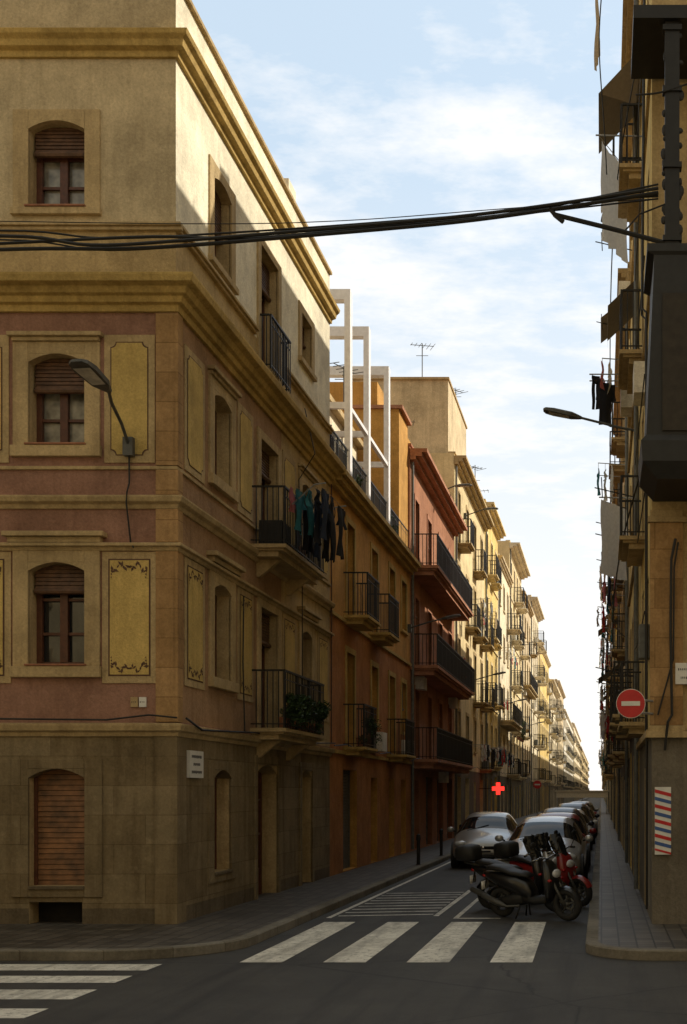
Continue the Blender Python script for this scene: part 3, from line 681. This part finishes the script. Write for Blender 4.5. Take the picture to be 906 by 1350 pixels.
for nn in (.75,.9,1.05,1.2): P.tube([FL.p(21.7+du,zz-.05+.02,nn),FL.p(23.6+du,zz-.03,nn)],.005,'steel',4)
for i,(u,nn,w,h,k,kd) in enumerate([(21.75,.75,.5,.75,'cl_teal','shirt'),(22.25,.75,.45,1.0,'cl_black','shirt'),(22.7,.75,.5,.95,'cl_black','pants'),(21.8,.92,.5,.8,'cl_teal','shirt'),(22.4,.92,.5,1.1,'cl_navy','shirt'),(23.0,.92,.5,1.0,'cl_black','shirt'),(21.9,1.07,.45,.95,'cl_black','pants'),(22.5,1.07,.5,1.1,'cl_black','shirt'),(23.05,1.2,.5,.95,'cl_black','shirt'),(22.3,1.2,.5,1.15,'cl_black','shirt'),(21.75,1.2,.45,.9,'cl_navy','shirt'),(21.6,.66,.3,.45,'cl_pink','sheet')]):
    cloth(C,FL.p(u+du,zz-.04,nn),(0,1,0),w,h,k,kd,i+40)
for s in range(16):
    r=random.Random(s+100); fz=r.choice([3.1,6.1,9.2]); u=r.uniform(40,75); rack(P,C,FL,u,fz+1.1,1,r.uniform(.8,1.5),r.uniform(.7,1.3),s,hs=(.4,.8))
e=empty('hanging_laundry',(XL+.8,22.6,7)); P.obj('drying_racks',e); C.obj('clothes',e,smooth=True)
def plants(name,F,u0,u1,z,n,cnt,seed,hgt=.35):
    r=random.Random(seed); e=empty(name,F.p((u0+u1)/2,z,n)); m=MB()
    k=int((u1-u0)/.45); 
    for i in range(k):
        c=F.p(u0+(i+.5)*(u1-u0)/k,z,n-.12); 
        m.tube([c+Vector((0,0,.02)),c+Vector((0,0,.2))],[.07,.1],'terra',10)
    m.obj('pots',e); m=MB()
    cl=[(r.uniform(u0,u1),z+.15+r.random()*hgt,n+r.uniform(-.18,.15),r.uniform(.08,.2)) for _ in range(int((u1-u0)*9))]
    for _ in range(cnt):
        a=r.choice(cl); d=Vector((r.gauss(0,1),r.gauss(0,1),r.gauss(0,1))).normalized()*a[3]*r.random()**.4
        c=F.p(a[0],a[1],a[2])+d; ax=Vector((r.gauss(0,1),r.gauss(0,1),r.gauss(0,.6))).normalized(); bx=ax.cross(Vector((r.random(),r.random(),1))).normalized()
        L=r.uniform(.02,.05); W=L*.45
        m.poly([c-ax*L,c+bx*W,c+ax*L,c-bx*W],r.choice(['leaf','leafd']))
    m.obj('foliage',e)
plants('balcony_plants',FL,21.0,23.95,3.12,.62,4200,1,.42)
plants('balcony_plants',FL,28.6,30.0,3.1,.45,900,2,.5)
plants('balcony_plants',FL,80,85,5.5,.7,1200,3,1.2)
plants('balcony_plants',FL,30.2,31.2,9.4,-.2,700,4,.5); plants('balcony_plants',FL,34.9,36.4,9.4,-.2,700,5,.5)
# ------------------------------------------------------------------ street lamps
def lamp(name,pth,head,ax,sc=1.0):
    e=empty(name,pth[0]); m=MB(); m.tube(pth,.024,'lampgrey',8)
    b=Vector(pth[0]); m.box(b.x-.07,b.x+.07,b.y-.06,b.y+.06,b.z-.14,b.z+.12,'lampgrey'); m.obj('arm',e)
    m=MB(); h=Vector(head); ax=Vector(ax).normalized(); sd=ax.cross(Vector((0,0,1))).normalized(); up=sd.cross(ax)
    rg=[]
    for t,w,tt,bb in ((-.02,.03,.02,.02),(.05,.05,.035,.03),(.15,.1,.05,.035),(.45,.13,.045,.035),(.58,.11,.03,.03),(.62,.06,.01,.02)):
        t*=sc;w*=sc;tt*=sc;bb*=sc
        c=h+ax*t; rg.append([c-sd*w-up*bb,c-sd*w+up*tt*.4,c-sd*w*.5+up*tt,c+sd*w*.5+up*tt,c+sd*w+up*tt*.4,c+sd*w-up*bb])
    m.rings(rg,'lampgrey'); a=h+ax*.18*sc-up*.04*sc;b2=h+ax*.52*sc-up*.04*sc
    m.poly([a-sd*.08*sc,a+sd*.08*sc,b2+sd*.1*sc,b2-sd*.1*sc],'lampled'); m.obj('head',e)
lamp('street_lamp',[(-6.71,17.24,6.92),(-6.70,16.95,7.15),(-6.66,16.5,7.3),(-6.56,16.15,7.36)],(-6.56,16.15,7.36),(-.16,-1,.2),1.2)
lamp('street_lamp',[(XR-.03,23,8.85),(.3,23,8.93),(-.45,23,9.12)],(-.4,23,9.11),(-1,0,.22),1.15)
lamp('street_lamp',[(XL+.05,38,7.15),(XL+.7,38,7.35),(XL+1.1,38,7.45)],(XL+1.05,38,7.44),(1,0,.2))
lamp('street_lamp',[(XL+.05,44.5,13.0),(XL+.7,44.5,13.25)],(XL+.7,44.5,13.25),(1,0,.05))
lamp('street_lamp',[(XL+.05,53.5,14.2),(XL+.9,53.5,14.5)],(XL+.9,53.5,14.5),(1,0,.05))
for y in (56,72,95): lamp('street_lamp',[(XL+.05,y,7.15),(XL+1.1,y,7.45)],(XL+1.05,y,7.44),(1,0,.2))
def cab(name,pts,r):
    e=empty(name,pts[0]); m=MB()
    P=[Vector(p) for p in pts]; out=[]
    for i in range(len(P)-1):
        p0=P[max(i-1,0)];p1=P[i];p2=P[i+1];p3=P[min(i+2,len(P)-1)]
        for j in range(6):
            t=j/6; out.append(.5*((2*p1)+(p2-p0)*t+(2*p0-5*p1+4*p2-p3)*t*t+(-p0+3*p1-3*p2+p3)*t**3))
    out.append(P[-1]); m.tube(out,r,'iron',6); m.obj('wire',e)
def ps(l,Y=15.95): return [((px-793)*Y/1600,Y,2+(1045-py)*Y/1600) for px,py in l]
cab('overhead_cable',ps([(-330,345),(0,329),(150,328),(240,324),(400,311),(600,293),(740,274),(868,254)]),.024)
cab('overhead_cable',ps([(-330,325),(0,311),(120,323),(240,317),(400,304),(600,286),(740,268),(868,248)],15.9),.022)
cab('overhead_cable',ps([(-330,338),(0,321),(200,312),(330,314),(500,299),(660,284),(770,264),(868,258)],16.0),.02)
cab('overhead_cable',ps([(-330,318),(0,304),(140,314),(300,307),(500,293),(700,275),(868,243)],16.05),.013)
cab('overhead_cable',ps([(-330,330),(0,316),(140,330),(300,320),(500,303),(700,281),(868,262)],16.1),.011)
cab('overhead_cable',ps([(-200,288),(245,295),(450,291),(640,277),(760,268),(868,262)],16.2),.006)
cab('overhead_cable',ps([(795,-30),(790,60),(797,170),(800,230)],21),.012)
cab('overhead_cable',ps([(838,125),(870,122),(915,108)],15.9),.012)
cab('overhead_cable',[(XR,19,14.2),(.3,22,13.2),(.2,27,12.6),(.3,33,12.2),(XR,40,12.4)],.012)
cab('overhead_cable',[(XR,18,7.2),(.35,22,6.4),(.3,29,6.1),(XR,36,6.6)],.014)
def no_entry():
    e=empty('no_entry_sign',(.41,16.95,3.24)); m=MB(); c=Vector((.41,16.9,3.24)); ax=Vector((-.12,-1,0)).normalized(); sd=Vector((1,-.12,0)).normalized(); up=Vector((0,0,1))
    def disc(r,o,k,d=.012):
        m.rings([[c+ax*(o+q)+sd*r*math.cos(2*math.pi*i/32)+up*r*math.sin(2*math.pi*i/32) for i in range(32)] for q in (0,d)],k)
    disc(.205,0,'signwhite'); disc(.197,.013,'signred',.003)
    p=c+ax*.018; q=ax*.003
    m.hexa([p-sd*.13-up*.032+q,p+sd*.13-up*.032+q,p+sd*.13-up*.032,p-sd*.13-up*.032,p-sd*.13+up*.032+q,p+sd*.13+up*.032+q,p+sd*.13+up*.032,p-sd*.13+up*.032],'signwhite')
    m.obj('disc',e); m=MB(); m.tube([(.44,16.97,3.3),(.6,17.1,3.3),(.74,17.26,3.3)],.018,'steel'); m.tube([(.44,16.97,3.12),(.6,17.1,3.12),(.74,17.26,3.12)],.018,'steel'); m.obj('bracket',e)
no_entry()
plaque('street_name_plaque',FF,1.05,1.36,3.54,3.84,.09,2)
def barber():
    e=empty('barber_shop_sign',(.87,17.2,1.1)); m=MB(); u0,u1,z0,z1=.76,.99,1.12,2.08
    m.fb(FF,u0,u1,z0,z1,0,.05,'signwhite')
    z=z0-.02;i=0
    while z<z1-.1:
        k='signred' if i%2==0 else 'signblue'
        a=max(z,z0);b=z+.05;
        if a<z+.05 and z+.06+.05<z1: m.poly([FF.p(u0,a+.06,.054),FF.p(u1,a,.054),FF.p(u1,b,.054),FF.p(u0,b+.06,.054)],k)
        z+=.105;i+=1
    m.obj('board',e)
barber()
e=empty('pharmacy_cross_sign',(-5.1,60,2.2)); m=MB()
c=(-5.1,60,2.2)
m.box(c[0]-.1,c[0]+.1,59.9,60.0,c[2]-.3,c[2]+.3,'led'); m.box(c[0]-.3,c[0]-.1,59.9,60.0,c[2]-.1,c[2]+.1,'led'); m.box(c[0]+.1,c[0]+.3,59.9,60.0,c[2]-.1,c[2]+.1,'led')
m.tube([(XL,60.05,2.2),(-5.1,60.05,2.2)],.02,'iron'); m.obj('cross',e)
e=empty('no_entry_sign',(-4.9,90,2.3)); m=MB(); m.rings([[(-4.75+.3*math.cos(i*.3142),y,2.6+.3*math.sin(i*.3142)) for i in range(20)] for y in (90,90.02)],'signred'); m.box(-4.95,-4.55,89.985,89.998,2.55,2.65,'signwhite'); m.tube([(-4.75,90.05,0),(-4.75,90.05,2.9)],.03,'steel'); m.obj('sign',e)
for (x,y) in ((-4.75,31.5),(-4.75,36),(-4.75,41)):
    e=empty('bollard',(x,y,.12)); m=MB(); m.tube([(x,y,.1),(x,y,.14),(x,y,.15),(x,y,.75),(x,y,.78),(x,y,.9),(x,y,.93)],[.07,.07,.045,.045,.06,.055,.02],'iron',12); m.obj('post',e,smooth=False)
e=empty('street_canopy',(-2.3,110,1.8)); m=MB(); m.box(-4.1,.6,110,114,1.55,2.1,'canopy'); m.box(-4.2,.7,109.9,114.1,2.1,2.2,'canopy')
for x in (-4.0,-1.7,.5): m.box(x-.05,x+.05,110.1,110.2,0,1.55,'steel')
m.obj('canopy',e)
def antenna(x,y,z,h,n=5,ang=0):
    e=empty('tv_antenna',(x,y,z)); m=MB(); m.tube([(x,y,z),(x,y,z+h)],.022,'lampgrey',5)
    c,s=math.cos(ang),math.sin(ang); m.tube([(x-.5*c,y-.5*s,z+h*.93),(x+.5*c,y+.5*s,z+h*.97)],.014,'lampgrey',4)
    for i in range(n):
        t=-.45+.9*i/(n-1); L=.15+.05*i; m.tube([(x+t*c-L*s,y+t*s+L*c,z+h*.95),(x+t*c+L*s,y+t*s-L*c,z+h*.95)],.012,'lampgrey',4)
    m.tube([(x-.25,y,z+h*.7),(x+.25,y,z+h*.7)],.012,'lampgrey',4); m.obj('mast',e)
antenna(-7.5,50.8,19.1,1.7,6,.4); antenna(-6.6,55,19.1,1.2,5,1); antenna(-6.8,60,16,2.2,5,.3); antenna(-6.8,41,13,1.6,5,.2); antenna(-6.8,68,17,2,5,0); antenna(-7,33,12.4,1.2,5,1.2); antenna(-6.9,90,18.5,2,5,.5); antenna(-6.4,61.5,16,2.6,5,.9)
# ------------------------------------------------------------------ cars
def car_meshes(paint,van=False):
    b=MB(); S=[]
    st=[(-2.02,.38,.50,.56,.62,.45),(-1.97,.26,.56,.66,.76,.55),(-1.7,.2,.66,.80,.83,.62),(-1.25,.2,.78,.90,.86,.66),(-.92,.2,.86,.97,.87,.68),(-.2,.2,.92,1.40,.88,.58),(.3,.2,.93,1.47,.88,.59),(1.1,.2,.95,1.44,.87,.58),(1.65,.22,.95,1.2,.84,.6),(1.9,.26,.88,.97,.8,.6),(1.98,.36,.6,.75,.72,.5)]
    ws,we,rs,re=4,5,7,8
    for y,zb,zl,zt,wb,wt in st:
        h=[(0,zt+.015),(wt*.7,zt),(wt,zt-.05),(wb*.97,zl),(wb,zl-.15),(wb,zb+.12),(wb*.88,zb),(0,zb)]
        ring=[(x,y,z) for x,z in h]+[(-x,y,z) for x,z in h[-2:0:-1]]
        S.append(ring)
    n=len(S[0]); pi=b.mi(paint); gi=b.mi('cglass'); bi=b.mi('blackpl')
    for r in S: b.v+=r
    for j in range(len(S)-1):
        for q in range(n):
            q2=(q+1)%n; qq=q if q<7 else n-1-q
            mi=pi
            if qq in (0,1) and (ws<=j<we or rs<=j<re): mi=gi
            if qq==2 and ws<=j<re: mi=gi
            if qq==6: mi=bi
            b.f.append((j*n+q,j*n+q2,(j+1)*n+q2,(j+1)*n+q)); b.m.append(mi)
    b.f.append(tuple(reversed(range(n)))); b.m.append(pi); b.f.append(tuple((len(S)-1)*n+q for q in range(n))); b.m.append(pi)
    d=MB(); L=-2.0; wy=1.25
    for sx in (-1,1):
        for y in (-wy,wy):
            d.torus((sx*.78,y,.31),.235,.08,'rubber','x',24,8,1.3); 
            d.rings([[(sx*.86-sx*o,y+rr*math.cos(i*.2618*1.0),.31+rr*math.sin(i*.2618)) for i in range(24)] for o,rr in ((0.02,.06),(0,.16),(.03,.19),(.1,.2))],'steel')
            d.rings([[(sx*(.80),y+.37*math.cos(i*.2618),.33+.37*math.sin(i*.2618)) for i in range(24)],[(sx*(.885),y+.36*math.cos(i*.2618),.33+.36*math.sin(i*.2618)) for i in range(24)]],'blackpl',cap=False)
        d.ell((sx*.60,L+.16,.66),(.17,.14,.085),'hlight',12,8); d.ell((sx*.64,-L-.1,.8),(.14,.1,.14),'tail',12,8)
        d.ell((sx*.98,-.72,1.0),(.1,.06,.075),paint,10,6); d.tube([(sx*.85,-.72,.95),(sx*.95,-.72,.98)],.02,'blackpl')
        d.ell((sx*.6,L+.02,.36),(.08,.05,.05),'chrome',10,6)
    d.box(-.34,.34,L-.03,L+.05,.52,.60,'blackpl'); d.box(-.5,.5,L-.02,L+.05,.27,.38,'blackpl'); d.box(-.26,.26,L-.045,L+.02,.42,.51,'signwhite'); d.box(-.2,.2,L-.048,L-.044,.44,.49,'ink')
    d.box(-.26,.26,-L-.02,-L+.035,.55,.66,'signwhite'); d.ell((0,L-.03,.56),(.05,.02,.05),'chrome',10,6)
    d.tube([(-.5,-.98,.985),(.05,-.72,1.12)],.01,'blackpl',4)
    return b,d
cache={}
def car(name,x,y,paint,rot=0,sc=(1,1,1)):
    key=paint; e=empty(name,(x,y,.004),rot); e.scale=sc
    if key not in cache:
        b,d=car_meshes(paint); o=b.obj('body',e,smooth=True,sub=2,world=False); p=d.obj('details',e,smooth=True,world=False); cache[key]=(o,p)
    else:
        for src in cache[key]:
            o=src.copy(); scene.collection.objects.link(o); o.parent=e
car('car',-3.12,33.6,'greyc',.02)
seq=[('silver',1),('redc',1.0),('darkc',1.04),('whitec',.97),('darkc',1.08),('silver',.98),('redc',1),('darkc',1.03),('greyc',1)]
y=27.2
for i,(k,s) in enumerate(seq): car('parked_car',-1.2+R.uniform(-.1,.1),y,k,R.uniform(-.03,.03),(1,R.uniform(.94,1.05),s)); y+=4.9+R.uniform(0,2.2)
# ------------------------------------------------------------------ scooters
def scooter(name,loc,ang,case=True,screen=True,lean=.12,paint='blackp',big=1.0):
    e=empty(name,loc,ang); e.rotation_euler=(lean,0,ang); e.scale=(big,)*3
    a=MB()
    for x,Rr in ((0,.205),(1.35,.22)):
        a.torus((x,0,Rr+.065),Rr,.062,'rubber'); z=Rr+.065
        a.torus((x,0,z),Rr-.045,.016,'steel','y',28,6)
        a.tube([(x,-.06,z),(x,.06,z)],.045,'lampgrey',12)
        for k in range(5):
            t=k*2*math.pi/5+.3; a.tube([(x,0,z),(x+(Rr-.04)*math.cos(t),0,z+(Rr-.04)*math.sin(t))],.016,'lampgrey',5)
        a.torus((x,.055,z),.09,.022,'steel','y',20,4,.15)
    a.obj('wheels',e,smooth=True,world=False)
    b=MB()
    b.loftx([(-.36,.76,.02,.02),(-.3,.75,.07,.05),(-.12,.70,.12,.1),(.15,.64,.155,.14),(.42,.58,.165,.17),(.6,.5,.15,.17),(.7,.42,.12,.12)],paint)
    b.loftx([(.5,.36,.12,.09),(.75,.33,.16,.07),(.98,.36,.15,.08),(1.08,.45,.12,.1)],'blackpl')
    rg=[]
    for z,x,hx,hy in ((.33,1.04,.05,.14),(.45,1.07,.08,.19),(.62,1.08,.10,.22),(.78,1.06,.11,.20),(.92,1.02,.10,.16),(1.0,.98,.07,.12),(1.03,.97,.03,.06)):
        rg.append([(x+hx*math.copysign(abs(math.cos(t))**.8,math.cos(t)),hy*math.copysign(abs(math.sin(t))**.8,math.sin(t)),z) for t in [2*math.pi*i/18 for i in range(18)]])
    b.rings(rg,paint)
    rg=[]
    for i in range(9):
        t=math.radians(20+i*17); r=.315; c=Vector((1.35+r*math.cos(t),0,.285+r*math.sin(t))); nn=Vector((math.cos(t),0,math.sin(t)))
        rg.append([c+Vector((0,w,0))-nn*(abs(w)*5*.12) for w in (-.085,-.05,0,.05,.085)])
    b.rings(rg,paint,cap=False,closed=False)
    rg=[]
    for i in range(7):
        t=math.radians(60+i*18); r=.31; c=Vector((r*math.cos(t),0,.27+r*math.sin(t))); nn=Vector((math.cos(t),0,math.sin(t)))
        rg.append([c+Vector((0,w,0))-nn*(abs(w)*.5) for w in (-.08,-.05,0,.05,.08)])
    b.rings(rg,'blackpl',cap=False,closed=False)
    if case:
        b.loftx([(-.62,1.02,.12,.08),(-.58,1.02,.19,.13),(-.42,1.03,.21,.15),(-.26,1.02,.19,.14),(-.21,1.0,.13,.1)],'blackpl',16,.5)
        b.tube([(-.5,0,.86),(-.1,0,.78)],.03,'lampgrey')
    b.obj('bodywork',e,smooth=True,world=False)
    s=MB(); s.loftx([(-.25,.86,.07,.03),(-.15,.87,.13,.05),(.08,.85,.15,.055),(.2,.82,.15,.05),(.3,.79,.15,.045),(.5,.77,.14,.045),(.64,.74,.1,.03)],'seat'); s.obj('seat',e,smooth=True,world=False)
    m=MB()
    for sy in (-.075,.075): m.tube([(1.08,sy,.82),(1.2,sy,.55),(1.35,sy,.285)],[.022,.024,.03],'lampgrey',8)
    m.tube([(.98,-.33,1.05),(.99,-.2,1.08),(1.0,0,1.04),(.99,.2,1.08),(.98,.33,1.05)],.016,'chrome',8)
    for s_ in (-1,1):
        m.tube([(.975,s_*.26,1.066),(.97,s_*.38,1.045)],.022,'rubber',8)
        m.tube([(1.0,s_*.24,1.07),(1.04,s_*.3,1.2),(1.0,s_*.36,1.29)],.008,'iron',6); m.ell((.99,s_*.38,1.32),(.025,.075,.05),'blackpl',12,8)
        m.tube([(1.03,s_*.3,1.08),(.96,s_*.4,1.06)],.006,'chrome',5)
    m.ell((1.17,0,.8),(.05,.11,.075),'hlight',14,8)
    for s_ in (-1,1): m.ell((1.14,s_*.17,.7),(.04,.04,.025),'tail',8,6)
    m.ell((-.3,0,.72),(.07,.09,.035),'tail',10,6)
    m.box(-.36,-.34,-.09,.09,.48,.62,'signwhite'); m.tube([(-.3,0,.7),(-.35,0,.5)],.015,'blackpl')
    m.loftx([(-.05,.28,.05,.06),(.1,.29,.1,.09),(.35,.33,.13,.12),(.55,.36,.11,.1)],'blackpl')
    m.tube([(.45,-.12,.24),(.2,-.15,.22),(.05,-.16,.27),(-.28,-.17,.40)],[.02,.022,.055,.05],'lampgrey',10)
    m.tube([(.02,.1,.3),(-.02,.11,.68)],.03,'chrome',8); m.tube([(.5,.1,.25),(.42,.22,.02)],.012,'iron',6)
    m.tube([(.45,-.1,.22),(.38,-.15,.02)],.014,'iron',6);m.tube([(.45,.1,.22),(.38,.15,.02)],.014,'iron',6)
    if screen:
        rg=[]
        for z,x,w in ((.95,1.1,.13),(1.1,1.06,.17),(1.25,1.0,.17),(1.36,.95,.12)): rg.append([(x-.5*abs(q)**2*8*w,q*w*2,z) for q in (-.5,-.3,-.1,.1,.3,.5)])
        m.rings(rg,'cglass',cap=False,closed=False)
    m.obj('fittings',e,smooth=True,world=False)
an=math.atan2(-.75,1.2)
scooter('motor_scooter',(-1.58,19.5,.004),an,False,False,.1,'blackp',.93)
scooter('motor_scooter',(-1.88,20.7,.004),an+.1,True,True,.1,'blackp',.95)
scooter('motor_scooter',(-1.35,22.0,.004),an-.12,True,True,.12,'redc',.95)
scooter('motor_scooter',(-1.75,23.1,.004),an+.05,False,True,.12,'silver',.92)
# ------------------------------------------------------------------ ground, roads, pavements
def sheet(name,rects,z,k):
    e=MB()
    for x0,x1,y0,y1 in rects: e.poly([(x0,y0,z),(x1,y0,z),(x1,y1,z),(x0,y1,z)],k)
    return e.obj(name)
sheet('ground',[(-900,900,-300,1600)],0,'grey')
sheet('road',[(-250,250,4,16.9),(-4.9,.2,16.9,560),(-4.9,.2,-80,4)],.004,'asphalt')
def pavement(path,inner,k='pave'):
    e=empty('pavement',(path[0][0],path[0][1],0)); m=MB(); z=.13
    P=[Vector((x,y,0)) for x,y in path]; off=[]
    for i,p in enumerate(P):
        d=(P[min(i+1,len(P)-1)]-P[max(i-1,0)]).normalized(); nrm=Vector((-d.y,d.x,0)); off.append(p+nrm*.16)
    for i in range(len(P)-1):
        a,b,c,d=P[i],P[i+1],off[i+1],off[i]; Z=Vector((0,0,z)); e1=(d-a)*.12;e2=(c-b)*.12
        m.poly([a,b,b+Z*.88,a+Z*.88],'kerb'); m.poly([a+Z*.88,b+Z*.88,b+Z+e2,a+Z+e1],'kerb'); m.poly([a+Z+e1,b+Z+e2,c+Z,d+Z],'kerb')
    m.obj('kerb',e); m=MB(); m.poly([p+Vector((0,0,z-.002)) for p in off]+[Vector((x,y,z-.002)) for x,y in inner],k); m.obj('paving',e)
def arc(cx,cy,r,a0,a1,n=12): return [(cx+r*math.cos(math.radians(a0+(a1-a0)*i/n)),cy+r*math.sin(math.radians(a0+(a1-a0)*i/n))) for i in range(n+1)]
r_=1.5
pavement([(-200,14.4)]+arc(-4.55-r_,14.4+r_,r_,-90,0)+[(-4.55,60),(-4.55,558)],[(-6.3,558),(-6.3,17.6),(-200,17.6)])
r2=.9
pavement([(-.2,558),(-.2,60)]+arc(-.2+r2,14.4+r2,r2,180,270)+[(200,14.4)],[(200,17.6),(1.0,17.6),(1.0,558)])
pavement([(-4.55,-78),(-4.55,6.2)]+arc(-4.55-r_,7.2-r_,r_,0,90)+[(-200,7.2)],[(-200,4.6),(-6.4,4.6),(-6.4,-78)])
pavement([(200,7.2)]+arc(-.2+r2,7.2-r2,r2,90,180)+[(-.2,-78)],[(1.0,-78),(1.0,4.6),(200,4.6)])
mk=MB(); z=.008
for x in (-4.25,-3.27,-2.29,-1.31): mk.poly([(x,14.25,z),(x+.5,14.25,z),(x+.46,18.7,z),(x-.02,18.7,z)],'paint')
for a,b in ((13.6,14.1),(12.72,13.2),(11.7,12.28),(10.72,11.2),(9.7,10.25),(8.7,9.2)): mk.poly([(-9.8,a,z),(-5.1,a,z),(-5.1,b,z),(-9.8,b,z)],'paint')
for i in range(9):
    y=19.6+i*.55; mk.poly([(-4.25,y-.05,z),(-2.75,y+.22,z),(-2.75,y+.34,z),(-4.25,y+.07,z)],'paint')
mk.poly([(-4.38,19.3,z),(-4.30,19.3,z),(-4.30,60,z),(-4.38,60,z)],'paint'); mk.poly([(-2.72,19.6,z),(-2.63,19.6,z),(-2.63,24.8,z),(-2.72,24.8,z)],'paint')
mk.poly([(-2.35,19.2,z),(-2.27,19.2,z),(-2.27,24,z),(-2.35,24,z)],'paint'); mk.poly([(-2.27,19.2,z),(-1.6,19.2,z),(-1.6,19.3,z),(-2.27,19.3,z)],'paint')
mk.obj('road_markings')
for (xa,xb,k,s) in ((-30,-6.07,'cream',31),(XR,25,'cream',32)):
    E=empty('apartment_building',((xa+xb)/2,0,0)); Fn=Fr((0,4.6,0),(1,0,0),(0,1,0)); w=MB();wi=MB();tr=MB(); r=random.Random(s)
    ops=[]
    c=xa+1.6
    while c<xb-1:
        for f in range(4): ops.append(dict(u0=c-.5,u1=c+.5,z0=f*3.1+.6,z1=f*3.1+2.4,k=r.choice(['win','shut']),w='wood',bl=0))
        c+=2.8
    H=12.6
    facade(w,Fn,xa,xb,0,H,ops,lambda u,z:k,[3])
    w.poly([(xa,4.6,0),(xa,-40,0),(xa,-40,H),(xa,4.6,H)],k); w.poly([(xb,4.6,0),(xb,-40,0),(xb,-40,H),(xb,4.6,H)],k); w.poly([(xa,-40,0),(xb,-40,0),(xb,-40,H),(xa,-40,H)],k); w.poly([(xa,4.6,H-.1),(xb,4.6,H-.1),(xb,-40,H-.1),(xa,-40,H-.1)],'roof')
    for o in ops: window(wi,Fn,o,0); surround(tr,Fn,o,.12,.12,.08,.03,'trim')
    tr.fb(Fn,xa,xb,H-.3,H+.05,-.02,.3,'trim')
    w.obj('walls',E);wi.obj('windows',E);tr.obj('trim',E)
# ------------------------------------------------------------------ light
EL=math.radians(38); dx,dy=.9,.436
L=math.hypot(dx,dy); dx/=L;dy/=L
world=bpy.data.worlds.new("World"); scene.world=world; world.use_nodes=True; nt=world.node_tree
bg=nt.nodes['Background']; sky=N(nt,'ShaderNodeTexSky',sky_type='NISHITA'); sky.sun_disc=False; sky.sun_elevation=EL; sky.sun_rotation=math.atan2(dx,dy)
sky.air_density=1.0; sky.dust_density=2.5; sky.ozone_density=1.0
tc=N(nt,'ShaderNodeTexCoord').outputs['Generated']; sp=N(nt,'ShaderNodeSeparateXYZ'); nt.links.new(tc,sp.inputs[0])
ad=N(nt,'ShaderNodeMath',operation='ADD'); nt.links.new(sp.outputs[2],ad.inputs[0]); ad.inputs[1].default_value=.15
dv=N(nt,'ShaderNodeVectorMath',operation='DIVIDE'); nt.links.new(tc,dv.inputs[0]); nt.links.new(ad.outputs[0],dv.inputs[1])
nz=noise(nt,mapping(nt,dv.outputs[0],(1.5,2.2,1)),2.3,6,.64)
cf=ramp(nt,nz,.46,.70)
col=mix(nt,sky.outputs[0],(5.9,7.1,8.0),.6)
col=mix(nt,col,(7.9,7.6,7.3),mix(nt,(0,0,0),(.85,)*3,cf))
hz=ramp(nt,sp.outputs[2],.0,.46,(1,1,1),(0,0,0))
col=mix(nt,col,(7.9,7.4,6.8),mix(nt,(0,0,0),(.9,)*3,hz))
# sky graded by hand: full ahead, dimmed and warmed behind to cut facade fill
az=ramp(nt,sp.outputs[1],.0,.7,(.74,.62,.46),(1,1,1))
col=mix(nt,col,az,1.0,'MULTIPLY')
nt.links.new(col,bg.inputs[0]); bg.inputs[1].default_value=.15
sd=bpy.data.lights.new('sun','SUN'); sd.energy=5.0; sd.angle=math.radians(.5); sd.color=(1,.91,.74)
so=bpy.data.objects.new('sun',sd); scene.collection.objects.link(so)
d=Vector((dx*math.cos(EL),dy*math.cos(EL),math.sin(EL))); so.rotation_euler=d.to_track_quat('Z','Y').to_euler(); so.location=(20,10,40)
# ------------------------------------------------------------------ camera
cd=bpy.data.cameras.new('camera'); co=bpy.data.objects.new('camera',cd); scene.collection.objects.link(co)
co.location=(0,0,2); co.rotation_euler=(math.radians(90),0,0)
cd.sensor_fit='VERTICAL'; cd.sensor_height=36; cd.sensor_width=36; cd.lens=1600/1350*36
cd.shift_x=-(793-453)/1350; cd.shift_y=(1045-675)/1350; cd.clip_end=3000; cd.clip_start=.05
scene.camera=co
scene.view_settings.view_transform='Standard'; scene.view_settings.look='None'; scene.view_settings.exposure=0
